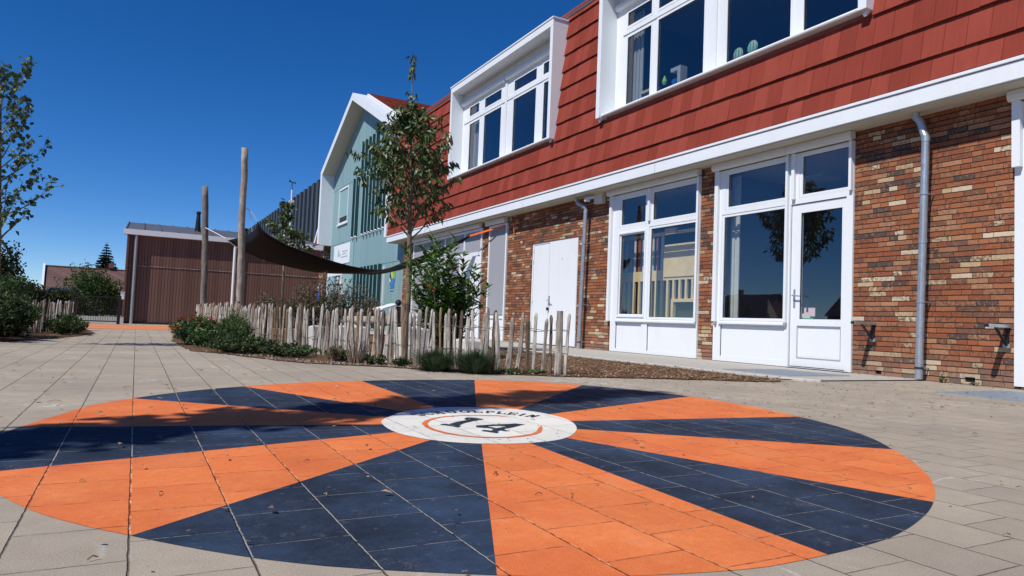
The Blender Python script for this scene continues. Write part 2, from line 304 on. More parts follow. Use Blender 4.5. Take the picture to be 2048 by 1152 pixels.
# ------------------------------------------------------------------ mesh helpers
class MB:
    def __init__(s): s.v = []; s.f = []; s.mi = []; s.mats = []
    def mid(s, m):
        if m not in s.mats: s.mats.append(m)
        return s.mats.index(m)
    def poly(s, pts, m):
        n = len(s.v); s.v += [tuple(p) for p in pts]; s.f.append(tuple(range(n, n+len(pts)))); s.mi.append(s.mid(m))
    def hexa(s, p, m):          # 8 corners: bottom 4 ccw, top 4 ccw
        n = len(s.v); s.v += [tuple(q) for q in p]; k = s.mid(m)
        for f in ((3, 2, 1, 0), (4, 5, 6, 7), (0, 1, 5, 4), (1, 2, 6, 5), (2, 3, 7, 6), (3, 0, 4, 7)):
            s.f.append(tuple(n+i for i in f)); s.mi.append(k)
    def box(s, x0, x1, y0, y1, z0, z1, m):
        s.hexa([(x0, y0, z0), (x1, y0, z0), (x1, y1, z0), (x0, y1, z0), (x0, y0, z1), (x1, y0, z1), (x1, y1, z1), (x0, y1, z1)], m)
    def bar(s, a, b, wd, th, m, up=(0, 0, 1)):
        a, b = Vector(a), Vector(b); d = (b-a).normalized(); upv = Vector(up)
        if abs(d.dot(upv)) > .95: upv = Vector((1, 0, 0))
        e = d.cross(upv).normalized()*wd/2; g = e.cross(d).normalized()*th/2
        s.hexa([a-e-g, a+e-g, b+e-g, b-e-g, a-e+g, a+e+g, b+e+g, b-e+g], m)
    def tube(s, pts, rad, m, seg=8, jit=0, rnd=None, cap=True):
        pts = [Vector(p) for p in pts]; k = s.mid(m); rings = []
        for i, p in enumerate(pts):
            d = (pts[min(i+1, len(pts)-1)]-pts[max(i-1, 0)]).normalized()
            ref = Vector((0, 0, 1)) if abs(d.z) < .9 else Vector((1, 0, 0))
            e = d.cross(ref).normalized(); g = d.cross(e)
            r = rad[i] if isinstance(rad, (list, tuple)) else rad; n = len(s.v); ring = []
            for j in range(seg):
                a = 2*math.pi*j/seg; rr = r*(1+(rnd.uniform(-jit, jit) if rnd else 0))
                s.v.append(tuple(p+(e*math.cos(a)+g*math.sin(a))*rr)); ring.append(n+j)
            rings.append(ring)
        for a, b in zip(rings, rings[1:]):
            for j in range(seg): s.f.append((a[j], a[(j+1) % seg], b[(j+1) % seg], b[j])); s.mi.append(k)
        if cap: s.f.append(tuple(rings[0][::-1])); s.mi.append(k); s.f.append(tuple(rings[-1])); s.mi.append(k)
    def leaf(s, p, d, nrm, L, W, m, droop=.25):
        """a folded, pointed leaf of four faces"""
        d = d.normalized(); e = d.cross(nrm)
        if e.length < 1e-4: e = d.cross(Vector((.3, .5, .8)))
        e.normalize(); g = e.cross(d)
        n = len(s.v); k = s.mid(m); mid = p+d*L*.5+g*L*.06; tip = p+d*L-g*L*droop*.4
        q1 = p+d*L*.35+e*W*.5+g*W*.18; q2 = p+d*L*.35-e*W*.5+g*W*.18
        q3 = p+d*L*.72+e*W*.33+g*W*.05-g*L*droop*.15; q4 = p+d*L*.72-e*W*.33+g*W*.05-g*L*droop*.15
        s.v += [tuple(x) for x in (p, q1, q3, tip, q4, q2, mid-g*W*.05)]
        for f in ((0, 1, 6), (1, 2, 6), (2, 3, 6), (3, 4, 6), (4, 5, 6), (5, 0, 6)): s.f.append(tuple(n+i for i in f)); s.mi.append(k)
    def quadleaf(s, p, d, nrm, L, W, m):
        d = d.normalized(); e = d.cross(nrm)
        if e.length < 1e-4: e = d.cross(Vector((.3, .5, .8)))
        e.normalize(); s.poly([p, p+d*L*.5+e*W*.5, p+d*L, p+d*L*.5-e*W*.5], m)
    def lathe(s, c, prof, m, seg=12, axis=(0, 0, 1)):
        c = Vector(c); ax = Vector(axis).normalized(); s.tube([c+ax*h for h, r in prof], [max(r, .0005) for h, r in prof], m, seg)
    def build(s, name, parent=None, smooth=False, bevel=0):
        me = bpy.data.meshes.new(name); me.from_pydata(s.v, [], s.f)
        for m in s.mats: me.materials.append(m)
        me.polygons.foreach_set('material_index', s.mi)
        if smooth: me.polygons.foreach_set('use_smooth', [True]*len(me.polygons))
        me.update(); o = bpy.data.objects.new(name, me); C.objects.link(o)
        if parent is not None:
            o.parent = parent; o.matrix_parent_inverse = parent.matrix_world.inverted() if parent.type != 'EMPTY' else Matrix.Translation(-parent.location)
        if bevel:
            b = o.modifiers.new('bevel', 'BEVEL'); b.width = bevel; b.segments = 2; b.limit_method = 'ANGLE'
        return o
def tag(o, label, cat, group=None):
    o['label'] = label; o['category'] = cat
    if group: o['group'] = group
    return o
def thing(name, loc, label, cat, group=None):
    o = bpy.data.objects.new(name, None); C.objects.link(o); o.location = loc; o.empty_display_size = .1
    return tag(o, label, cat, group)
def kind(o, k): o['kind'] = k; return o
def rvec(r): 
    while True:
        v = Vector((r.uniform(-1, 1), r.uniform(-1, 1), r.uniform(-1, 1)))
        if .05 < v.length < 1: return v.normalized()

# ================================================================== ground
b = MB(); 
for i in range(1):
    b.poly([(-1500, -1500, -.03), (1500, -1500, -.03), (1500, 1500, -.03), (-1500, 1500, -.03)], M['soil'])
kind(b.build('ground'), 'structure')
b = MB(); b.poly([(-14, -6, 0), (8.6, -6, 0), (8.6, 36, 0), (-14, 36, 0)], M['paving']); kind(b.build('playground_paving'), 'structure')
b = MB(); b.poly([(-3.2, 17.3, .004), (1.9, 17.6, .004), (2.2, 21.8, .004), (-3.2, 21.6, .004)], M['orangepave']); kind(b.build('orange_path_strip'), 'structure')
b = MB(); b.poly([(6.0, 5.05, .012), (6.3, 4.86, .012), (8.2, 4.86, .012), (8.2, 23.2, .012), (6.0, 23.2, .012)], M['path']); kind(b.build('wall_path'), 'structure')
b = MB(); b.box(5.94, 6.0, 5.2, 23.2, -.05, .03, M['kerb']); b.hexa([(5.94, 5.2, -.05), (6.24, 4.78, -.05), (6.28, 4.83, -.05), (6.0, 5.2, -.05), (5.94, 5.2, .03), (6.24, 4.78, .022), (6.28, 4.83, .022), (6.0, 5.2, .03)], M['kerb'])
kind(b.build('path_kerb', bevel=.006), 'structure')
BED = [(.78, 18.5), (.63, 14.53), (.5, 11.7), (.56, 9.6), (.60, 8.89), (.86, 8.55), (1.08, 7.92), (1.29, 7.41), (1.5, 7.01), (1.81, 6.78), (2.14, 6.6), (2.4, 6.28), (2.75, 5.92), (3.18, 5.63),
       (3.62, 5.42), (4.1, 5.28), (4.5, 5.18), (4.9, 5.05), (5.3, 4.86), (5.7, 4.8), (5.94, 5.2)]
b = MB(); rr = random.Random(3)
edge = []
for (x0, y0), (x1, y1) in zip(BED, BED[1:]):
    n = 6
    for i in range(n):
        t = i/n; edge.append((x0+(x1-x0)*t+rr.uniform(-.025, .025), y0+(y1-y0)*t+rr.uniform(-.025, .025)))
edge.append(BED[-1])
# garden bed, gently raised behind its edge
def bedz(x, y): return .008
b.poly([(x, y, .008) for x, y in edge]+[(5.94, 22.5, .008), (1.3, 22.5, .008)], M['mulch'])
kind(b.build('garden_bed'), 'structure')
b = MB(); b.poly([(-8, 8.0, .008), (-3, 8.9, .008), (-1.43, 10.3, .008), (-1.11, 11.36, .008), (-.76, 12.8, .008), (-.62, 14.5, .008), (-.85, 16.6, .008), (-1.6, 17.2, .008), (-8, 17.2, .008)], M['mulch'])
kind(b.build('left_garden_bed'), 'structure')
# ---------------------------------------------------------------- painted mural
RIM = [(-.37, 3.281), (-.264, 3.616), (-.148, 3.971), (.012, 4.205), (.296, 4.525), (.639, 4.794), (1.051, 5.02), (1.522, 5.139), (2.022, 5.203), (2.481, 5.177), (2.924, 5.0), (3.222, 4.693), (3.443, 4.296), (3.565, 3.83), (3.563, 3.302), (3.447, 2.784), (3.255, 2.317), (2.912, 1.871), (2.575, 1.537), (2.251, 1.303), (2.111, 1.226), (1.869, 1.121), (1.628, 1.048), (1.365, 1.021), (1.15, 1.018), (.961, 1.058), (.807, 1.105), (.633, 1.185), (.495, 1.261), (.348, 1.352), (.235, 1.444), (.085, 1.601), (.019, 1.679), (-.069, 1.785), (-.166, 1.925), (-.27, 2.142), (-.394, 2.42), (-.444, 2.818), (-.41, 3.104)]
CX, CY = 1.472, 2.99
def rim_at(a):
    ps = sorted(((math.atan2(y-CY, x-CX), math.hypot(x-CX, y-CY)) for x, y in RIM))
    ps = [(ps[-1][0]-2*math.pi, ps[-1][1])]+ps+[(ps[0][0]+2*math.pi, ps[0][1])]
    for (a0, r0), (a1, r1) in zip(ps, ps[1:]):
        if a0 <= a <= a1: return r0+(r1-r0)*(a-a0)/(a1-a0+1e-9)
    return 2
BND = [((-.37, 3.281), (1.001, 3.036)), ((.012, 4.205), (1.087, 3.262)), ((.639, 4.794), (1.244, 3.444)), ((1.522, 5.139), (1.476, 3.545)), ((2.481, 5.177), (1.711, 3.536)), ((3.222, 4.693), (1.902, 3.392)), ((3.565, 3.83), (1.975, 3.182)), ((3.447, 2.784), (1.95, 2.936)), ((2.912, 1.871), (1.831, 2.703)), ((2.111, 1.226), (1.644, 2.502)), ((1.365, 1.021), (1.423, 2.435)), ((.633, 1.185), (1.224, 2.466)), ((.019, 1.679), (1.056, 2.593)), ((-.394, 2.42), (.984, 2.813))]
mural = thing('painted_mural', (CX, CY, 0), 'round orange and dark blue sunburst painted on the paving, SCHOOLPLEIN 14 in the centre', 'ground mural')
for i in range(14):
    (o0, i0), (o1, i1) = BND[i], BND[(i+1) % 14]
    a0, a1 = (math.atan2(o[1]-CY, o[0]-CX) for o in (o0, o1))
    if a1 > a0: a1 -= 2*math.pi
    pts = [(o0[0], o0[1])]
    for k in range(1, 12):
        a = a0+(a1-a0)*k/12; aa = (a+math.pi) % (2*math.pi)-math.pi; q = rim_at(aa); pts.append((CX+q*math.cos(a), CY+q*math.sin(a)))
    pts.append(o1)
    def inn(p, o):   # pull the inner end a little under the white disc
        return (p[0]+(CX-p[0])*.12, p[1]+(CY-p[1])*.12)
    pts += [inn(i1, o1), inn(i0, o0)]
    b = MB(); b.poly([(x, y, .0012) for x, y in pts], M['p_or' if i % 2 == 0 else 'p_bl']); b.build('orange_wedge' if i % 2 == 0 else 'blue_wedge', mural)
b = MB(); NN = 64
INN = [(1.022, 3.104), (1.139, 3.297), (1.258, 3.435), (1.469, 3.542), (1.632, 3.542), (1.774, 3.485), (1.898, 3.388), (1.968, 3.191), (1.956, 2.96), (1.83, 2.7), (1.635, 2.495), (1.43, 2.431), (1.226, 2.468), (1.08, 2.58), (.992, 2.802)]
def smooth(pts, n=5):
    out = []; L = len(pts)
    for i in range(L):
        p0, p1, p2, p3 = (pts[(i+j) % L] for j in (-1, 0, 1, 2))
        for k in range(n):
            t = k/n; out.append(tuple(.5*((2*p1[c])+(-p0[c]+p2[c])*t+(2*p0[c]-5*p1[c]+4*p2[c]-p3[c])*t*t+(-p0[c]+3*p1[c]-3*p2[c]+p3[c])*t**3) for c in (0, 1)))
    return out
b.poly([(x, y, .0026) for x, y in smooth(INN)], M['p_wh']); disc = b.build('centre_disc', mural)
ONE = [(1.449, 3.118), (1.476, 3.15), (1.516, 3.13), (1.533, 3.073), (1.452, 3.026), (1.385, 2.978), (1.33, 2.917), (1.332, 2.897), (1.302, 2.865), (1.28, 2.912), (1.253, 2.961), (1.272, 2.98), (1.3, 2.964), (1.359, 3.018), (1.447, 3.07), (1.434, 3.084)]
FOUR = [(1.405, 2.894), (1.497, 2.906), (1.584, 2.903), (1.618, 2.912), (1.65, 2.87), (1.617, 2.853), (1.547, 2.803), (1.494, 2.776), (1.474, 2.75), (1.489, 2.716), (1.459, 2.711), (1.453, 2.74), (1.425, 2.717), (1.413, 2.683), (1.399, 2.676), (1.359, 2.748), (1.384, 2.772), (1.407, 2.744), (1.435, 2.775), (1.431, 2.807), (1.384, 2.85)]
HOLE = [(1.431, 2.852), (1.471, 2.854), (1.514, 2.836), (1.479, 2.812), (1.444, 2.796)]
RO = [(1.697, 3.111), (1.671, 3.18), (1.569, 3.221), (1.481, 3.227), (1.387, 3.215), (1.305, 3.167), (1.231, 3.093), (1.183, 3.01), (1.16, 2.909), (1.158, 2.817), (1.176, 2.717), (1.218, 2.645), (1.269, 2.597), (1.333, 2.566), (1.399, 2.557), (1.471, 2.566), (1.55, 2.602), (1.604, 2.647), (1.669, 2.739), (1.713, 2.82)]
RI = [(1.695, 3.109), (1.66, 3.158), (1.56, 3.203), (1.473, 3.209), (1.377, 3.19), (1.314, 3.147), (1.256, 3.087), (1.212, 3.011), (1.184, 2.919), (1.18, 2.833), (1.197, 2.743), (1.229, 2.67), (1.278, 2.616), (1.343, 2.585), (1.4, 2.579), (1.471, 2.594), (1.541, 2.624), (1.6, 2.678), (1.656, 2.758), (1.712, 2.823)]
b = MB(); b.poly([(x, y, .004) for x, y in ONE], M['p_bl']); b.build('numeral_one', disc)
b = MB(); b.poly([(x, y, .004) for x, y in FOUR], M['p_bl']); b.poly([(x+.012, y-.004, .0054) for x, y in HOLE], M['p_wh']); b.build('numeral_four', disc)
b = MB()
for i in range(len(RO)-1): b.poly([(*RO[i], .004), (*RO[i+1], .004), (*RI[i+1], .004), (*RI[i], .004)], M['p_or'])
b.build('brushed_ring', disc)
def glyph(ch):
    """strokes as rectangles/arc quads in a 0..1 box with slab serifs"""
    q = []; t = .19; s = .08
    def r(x0, y0, x1, y1): q.append([(x0, y0), (x1, y0), (x1, y1), (x0, y1)])
    def arc(cx, cy, rx, ry, a0, a1, tx=.24, ty=.12, n=10):
        for k in range(n):
            u, v = (math.radians(a0+(a1-a0)*(k+e)/n) for e in (0, 1))
            q.append([(cx+rx*math.cos(u), cy+ry*math.sin(u)), (cx+rx*math.cos(v), cy+ry*math.sin(v)), (cx+(rx-tx)*math.cos(v), cy+(ry-ty)*math.sin(v)), (cx+(rx-tx)*math.cos(u), cy+(ry-ty)*math.sin(u))])
    def stem(x): r(x, 0, x+t, 1); r(x-s, 0, x+t+s, .13); r(x-s, .87, x+t+s, 1)
    if ch == 'O': arc(.5, .5, .5, .5, 0, 360, .26, .13, 16)
    elif ch == 'C': arc(.5, .5, .5, .5, 50, 310, .26, .13, 14); r(.78, .62, .9, .95); r(.78, .08, .9, .3)
    elif ch == 'S': arc(.5, .75, .42, .25, 20, 250, .24, .12); arc(.5, .25, .42, .25, 200, 430, .24, .12); r(.1, .02, .2, .3); r(.8, .7, .9, .98)
    elif ch == 'H': stem(.1); stem(.66); r(.3, .43, .7, .57)
    elif ch == 'L': stem(.15); r(.4, 0, .9, .13); r(.78, 0, .92, .36)
    elif ch == 'P': stem(.12); arc(.5, .72, .44, .28, -90, 90, .24, .12); r(.3, .88, .52, 1); r(.3, .44, .52, .56)
    elif ch == 'E': stem(.15); r(.4, 0, .88, .13); r(.4, .87, .88, 1); r(.4, .44, .68, .57); r(.76, 0, .9, .33); r(.76, .67, .9, 1)
    elif ch == 'I': stem(.38)
    elif ch == 'N': stem(.1); stem(.66); q.append([(.1, 1), (.38, 1), (.9, 0), (.62, 0)])
    return q
POSL = [(1.268, 3.285), (1.330, 3.318), (1.398, 3.342), (1.478, 3.355), (1.556, 3.352), (1.624, 3.336), (1.686, 3.305), (1.733, 3.268), (1.775, 3.224), (1.808, 3.176), (1.838, 3.121)]
b = MB()
for k, (ch, (x, y)) in enumerate(zip('SCHOOLPLEIN', POSL)):
    up = Vector((x-CX, y-2.88)).normalized(); rt = Vector((up.y, -up.x)); hh, ww = .088, .058
    for q in glyph(ch):
        b.poly([(*(Vector((x, y))+rt*(px-.5)*ww+up*(py-.5)*hh), .004+.0003*(len(b.f) % 7)) for px, py in q], M['p_bl'])
b.build('schoolplein_lettering', disc)

# ================================================================== school building
school = thing('school_building', (8.2, 10, 0), 'long school building with brick ground floor, red tiled upper storey and teal gable', 'building')
XW = 8.2
def wall_grid(b, X, y0, y1, z0, z1, holes, m, depth=.12):
    ys = sorted({y0, y1, *[h[0] for h in holes], *[h[1] for h in holes]}); zs = sorted({z0, z1, *[h[2] for h in holes], *[h[3] for h in holes]})
    for a, c in zip(ys, ys[1:]):
        for d, e in zip(zs, zs[1:]):
            ym, zm = (a+c)/2, (d+e)/2
            if any(h[0] < ym < h[1] and h[2] < zm < h[3] for h in holes): continue
            b.poly([(X, a, d), (X, a, e), (X, c, e), (X, c, d)], m)
    for h in holes:
        x2 = X+depth
        b.poly([(X, h[0], h[2]), (X, h[0], h[3]), (x2, h[0], h[3]), (x2, h[0], h[2])], m)
        b.poly([(X, h[1], h[2]), (x2, h[1], h[2]), (x2, h[1], h[3]), (X, h[1], h[3])], m)
        b.poly([(X, h[0], h[3]), (X, h[1], h[3]), (x2, h[1], h[3]), (x2, h[0], h[3])], m)
HOLES = [(8.64, 11.1, -.1, 3.2), (5.82, 8.27, -.1, 3.2), (1.2, 3.92, -.1, 3.2), (12.28, 14.26, -.1, 2.39), (15.5, 16.56, -.1, 3.2), (16.95, 22.32, -.1, 3.2), (5.42, 5.50, .03, .075), (4.32, 4.43, .03, .085)]
b = MB(); wall_grid(b, XW, -6, 23.3, -.1, 3.3, HOLES, M['brick'])
b.poly([(8.2, 23.3, -.1), (8.2, 23.3, 3.3), (8.6, 23.3, 3.3), (8.6, 23.3, -.1)], M['brick'])
b.build('brick_wall', school); b = MB()
b.poly([(8.2, 35.3, -.1), (8.2, 35.3, 4), (8.2, 38, 4), (8.2, 38, -.1)], M['brick'])
b.poly([(8.2, 35.3, -.1), (8.6, 35.3, -.1), (8.6, 35.3, 4), (8.2, 35.3, 4)], M['brick'])
b.build('brick_wall', school)
for y0, y1, z0, z1 in ((5.42, 5.5, .03, .075), (4.32, 4.43, .03, .085)): b = MB(); b.box(8.23, 8.3, y0, y1, z0, z1, M['black']); b.build('wall_vent', school)
# gutter and soffit
b = MB(); b.box(7.82, 8.6, -6, 24.18, 3.2, 3.385, M['white']); b.box(7.80, 7.99, -6, 24.2, 3.393, 3.43, M['white']); b.box(7.835, 7.97, -6, 24.19, 3.38, 3.4, M['black'])
g = b.build('gutter_fascia', school, bevel=.004)
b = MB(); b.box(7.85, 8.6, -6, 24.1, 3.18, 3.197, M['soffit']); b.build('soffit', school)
for y in (18.6, 14.1, 9.4, 3.3):
    b = MB(); b.box(7.817, 7.8195, y, y+.006, 3.2, 3.385, M['grey']); b.build('fascia_joint', g)
# mansard tiles
def tx(z): return 7.87+.0935*(z-3.43)
b = MB(); rr = random.Random(11)
D1 = (13.0, 18.72, 4.6, 7.36); D2 = (5.42, 11.24, 4.6, 7.36)
def tiles(b, ya, yb, ztop=7.5, z0=3.43):
    zs = [3.445, 3.735, 4.13, 4.53, 4.93, 5.33, 5.73, 6.13, 6.53, 6.93, 7.33, 7.5]
    for ci, (za, zb) in enumerate(zip(zs, zs[1:])):
        off = .125 if ci % 2 else 0; k0 = int(ya/.25)-2
        y = k0*.25+off+.133
        while y < yb:
            a, c = max(y+.0022, ya), min(y+.25-.0022, yb); y += .25
            if c-a < .01: continue
            for D in (D1, D2):
                if za > 4.5 and zb < 7.45 and c > D[0] and a < D[1]:
                    if a < D[0] < c: c = D[0]
                    elif a < D[1] < c: a = D[1]
                    else: a = c
            if c-a < .01: continue
            j = rr.uniform(-.003, .003); j2 = rr.uniform(-.002, .002)
            xo = tx(za)-.052+j; xi = tx(zb)-.006+j2; t = .022
            zz = za+rr.uniform(-.003, .003); top = zb+.03
            b.hexa([(xo, a, zz), (xo+t, a, zz), (xo+t, c, zz), (xo, c, zz), (xi, a, top), (xi+t, a, top), (xi+t, c, top), (xi, c, top)], M['tile'])
tiles(b, -6, 24.24)
b.build('roof_tiles', school)
b = MB()
ys_ = [-6, D2[0]+.05, D2[1]-.05, D1[0]+.05, D1[1]-.05, 24.3]
for i in range(5):
    for za, zb in ((3.3, 4.62), (4.62, 7.33), (7.33, 7.5)):
        if i in (1, 3) and za == 4.62: continue
        b.poly([(tx(za)+.02, ys_[i], za), (tx(za)+.02, ys_[i+1], za), (tx(zb)+.02, ys_[i+1], zb), (tx(zb)+.02, ys_[i], zb)], M['redcurt'])
b.box(8.2, 14, -6, 24.3, 7.44, 7.5, M['metalroof']); b.box(8.2, 8.3, -6, 24.3, 7.49, 7.56, M['tile'])
b.build('roof_deck', school)
# ---- windows
def ring(b, X, d, y0, y1, z0, z1, w, m):
    b.box(X, X+d, y0, y0+w, z0, z1, m); b.box(X, X+d, y1-w, y1, z0, z1, m)
    b.box(X, X+d, y0+w, y1-w, z0, z0+w, m); b.box(X, X+d, y0+w, y1-w, z1-w, z1, m)
def pane(y0, y1, z0, z1, X, parent, g='glass', sash=.045):
    b = MB(); ring(b, X-.012, .05, y0-sash, y1+sash, z0-sash, z1+sash, sash, M['white']); b.build('sash', parent, bevel=.004)
    b = MB(); b.poly([(X+.02, y0-.002, z0-.002), (X+.02, y0-.002, z1+.002), (X+.02, y1+.002, z1+.002), (X+.02, y1+.002, z0-.002)], M[g]); b.build('pane', parent)
    b = MB(); ring(b, X+.004, .012, y0-.004, y1+.004, z0-.004, z1+.004, .009, M['dark']); b.build('seal', parent)
def head_box(y0, y1, z0, z1, X, parent, m='boxw'):
    b = MB(); h = z1-z0; pr = [(X, z0+h*.15), (X-.07, z0+.0), (X-.10, z0+h*.18), (X-.11, z0+h*.5), (X-.10, z1-.004), (X, z1)]
    n = len(pr)
    for i in range(n-1): b.poly([(pr[i][0], y0, pr[i][1]), (pr[i][0], y1, pr[i][1]), (pr[i+1][0], y1, pr[i+1][1]), (pr[i+1][0], y0, pr[i+1][1])], M[m])
    b.poly([(x, y0, z) for x, z in pr], M[m]); b.poly([(x, y1, z) for x, z in pr][::-1], M[m]); b.build('shutter_box', parent)
def panel(b, y0, y1, z0, z1, X):
    b.box(X+.03, X+.045, y0, y1, z0, z1, M['white']); ring(b, X+.014, .02, y0-.012, y1+.012, z0-.012, z1+.012, .012, M['white'])
def sheet(b, y0, y1, z0, z1, holes, X, d=.06):
    ys = sorted({y0, y1, *[h[0] for h in holes], *[h[1] for h in holes]}); zs = sorted({z0, z1, *[h[2] for h in holes], *[h[3] for h in holes]})
    wall_grid(b, X, y0, y1, z0, z1, holes, M['white'], d)
    b.poly([(X, y0, z0), (X+.15, y0, z0), (X+.15, y0, z1), (X, y0, z1)], M['white']); b.poly([(X, y1, z0), (X, y1, z1), (X+.15, y1, z1), (X+.15, y1, z0)], M['white'])
    b.poly([(X, y0, z0), (X, y1, z0), (X+.15, y1, z0), (X+.15, y0, z0)], M['white'])
# window A
XF = 8.17
wa = MB(); HA = [(10.06, 10.77, .74, 2.25), (8.72, 9.885, .69, 2.30), (10.06, 10.78, 2.46, 2.955), (8.70, 9.84, 2.46, 2.965), (10.08, 10.86, .08, .57), (8.66, 9.92, .08, .57)]
e = .045
sheet(wa, 8.64, 11.03, .02, 3.06, [(a-e, c+e, d-e, f+e) for a, c, d, f in HA[:4]]+HA[4:], XF)
for h in HA[4:]: panel(wa, *h, XF)
ring(wa, XF-.02, .02, 10.0, 10.83, .68, 2.31, .035, M['white'])
wa.box(XF-.035, XF-.002, 8.66, 10.86, .595, .625, M['white']); wa.box(8.11, 8.2, 11.03, 11.10, .60, 3.06, M['white']); wa.box(8.13, 8.168, 8.645, 8.69, .62, 3.06, M['white'])
wa.box(8.125, 8.168, 9.895, 9.95, 2.45, 3.05, M['white'])
WA = wa.build('window_frame', school, bevel=.003); WA['label'] = 'white classroom window frame in front of the plywood play house'
for h in HA[:4]: pane(*h, XF+.02, WA)
head_box(8.62, 11.15, 3.06, 3.178, XF, WA)
# window B and door
wb = MB(); HB = [(6.915, 8.02, 2.46, 2.98), (6.92, 8.09, .70, 2.30)]; PB = [(6.88, 8.12, .1, .585)]
sheet(wb, 6.81, 8.27, .02, 3.06, [(a-e, c+e, d-e, f+e) for a, c, d, f in HB]+PB, XF)
panel(wb, *PB[0], XF); wb.box(XF-.035, XF-.002, 6.86, 8.14, .605, .635, M['white']); wb.box(8.12, 8.168, 8.19, 8.265, .64, 3.06, M['white']); wb.box(8.12, 8.168, 6.83, 6.87, .64, 3.06, M['white'])
WB = wb.build('window_frame', school, bevel=.003); WB['label'] = 'white fixed window frame beside the glazed door'
for h in HB: pane(*h, XF+.02, WB)
head_box(6.84, 8.29, 3.06, 3.178, XF, WB)
for y in (6.83, 8.19): b = MB(); b.box(8.125, 8.165, y, y+.035, .60, .64, M['grey']); b.build('rail_stop', WB)
wd = MB(); sheet(wd, 5.82, 6.805, .02, 3.06, [(5.835, 6.665, 2.415, 3.045), (5.915, 6.80, .03, 2.335)], XF, .08)
wd.box(8.12, 8.168, 5.822, 5.862, 2.4, 3.06, M['white']); wd.box(8.12, 8.168, 6.72, 6.77, 2.4, 3.06, M['white'])
WD = wd.build('door_frame', school, bevel=.003); pane(5.88, 6.62, 2.46, 3.0, XF+.02, WD); head_box(5.80, 6.83, 3.06, 3.178, XF, WD)
b = MB(); XD = XF+.02
wall_grid(b, XD, 5.925, 6.792, .04, 2.325, [(5.99, 6.64, .70, 2.20), (5.995, 6.67, .16, .60)], M['white'], .05)
b.box(XD+.022, XD+.035, 5.995, 6.67, .16, .60, M['white']); ring(b, XD-.004, .006, 5.985, 6.68, .15, .61, .01, M['grey'])
door = b.build('glazed_door', school, bevel=.003)
b = MB(); b.poly([(XD+.025, 5.985, .695), (XD+.025, 5.985, 2.205), (XD+.025, 6.645, 2.205), (XD+.025, 6.645, .695)], M['glass']); b.build('door_glass', door)
b = MB(); ring(b, XD+.006, .012, 5.985, 6.645, .695, 2.205, .01, M['dark']); b.build('seal', door)
b = MB(); b.box(XD-.008, XD, 6.712, 6.742, .86, 1.12, M['zinc']); b.tube([(XD, 6.727, 1.03), (XD-.055, 6.727, 1.03), (XD-.06, 6.70, 1.03), (XD-.055, 6.59, 1.02)], .010, M['zinc'], 8); b.build('door_handle', door)
b = MB(); b.box(8.12, 8.2, 5.86, 6.8, -.0, .022, M['dark']); b.build('threshold', school)
# window C, right border
wc = MB(); sheet(wc, 1.2, 3.92, .03, 3.06, [(1.4, 3.6, .70, 2.3), (1.4, 3.62, 2.46, 2.98)], XF); wc.box(8.10, 8.168, 3.84, 3.92, 2.35, 3.06, M['white']); wc.box(8.155, 8.168, 3.80, 3.815, .05, 2.34, M['boxw']); wc.box(8.155, 8.168, 3.72, 3.73, .05, 2.34, M['boxw'])
WC = wc.build('window_frame', school, bevel=.003); WC['label'] = 'white window frame at the right border'
for h in ((1.445, 3.555, .745, 2.255), (1.445, 3.575, 2.505, 2.935)): pane(*h, XF+.02, WC)
head_box(1.2, 3.95, 3.06, 3.178, XF, WC)
# white double door
b = MB(); b.box(8.225, 8.26, 14.20, 14.255, .02, 2.385, M['white']); b.box(8.225, 8.26, 12.285, 12.32, .02, 2.385, M['white']); b.box(8.225, 8.26, 12.32, 14.20, 2.345, 2.385, M['white'])
F = b.build('door_frame', school)
b = MB(); b.box(8.285, 8.295, 12.3, 14.24, 0, 2.38, M['dark']); b.build('door_backing', school)  # dark sheet put behind the leaves so that their gap reads dark
b = MB(); b.box(8.232, 8.2345, 13.463, 13.492, .03, 2.34, M['dark']); b.build('gap_shade_strip', school)  # dark strip standing in for the shaded gap between the leaves
b = MB(); b.box(8.235, 8.28, 13.478, 14.195, .03, 2.34, M['white']); L1 = b.build('door_leaf', school, bevel=.004)
b = MB(); b.box(8.215, 8.28, 12.326, 13.462, .03, 2.365, M['white']); L2 = b.build('door_leaf', school, bevel=.004)
b = MB(); b.box(8.205, 8.215, 13.38, 13.43, .93, 1.13, M['zinc']); b.tube([(8.21, 13.405, 1.03), (8.15, 13.405, 1.03), (8.145, 13.27, 1.01)], .012, M['zinc'], 8); b.tube([(8.21, 13.40, .93), (8.19, 13.40, .93)], .018, M['zinc'], 8); b.box(8.17, 8.2, 13.40, 13.46, .80, .87, M['black']); b.build('door_handle', L2)
for z in (.35, .95, 1.9, 2.15): b = MB(); b.box(8.222, 8.236, 14.19, 14.203, z, z+.09, M['zinc']); b.build('door_hinge', L1)
b = MB(); b.box(8.212, 8.2155, 12.9, 12.93, 1.93, 1.96, M['grey']); b.build('screw_cap', L2)
b = MB(); b.box(8.2, 8.3, 12.28, 14.26, -.02, .025, M['dark']); b.build('threshold', school)
# screened window
wsn = MB(); ring(wsn, 8.17, .1, 15.52, 16.54, .02, 3.03, .06, M['white']); wsn.box(8.17, 8.27, 15.58, 16.48, .58, .66, M['white']); wsn.box(8.2, 8.22, 15.58, 16.48, .08, .58, M['white']); wsn.box(8.255, 8.26, 15.58, 16.48, .66, 2.97, M['roomd'])
S1 = wsn.build('window_frame', school, bevel=.003); S1['label'] = 'narrow white frame with the grey screen drawn down'
b = MB(); b.box(8.19, 8.195, 15.58, 16.48, .68, 2.97, M['screen']); b.build('sun_screen', S1); head_box(15.5, 16.6, 3.03, 3.17, 8.17, S1)
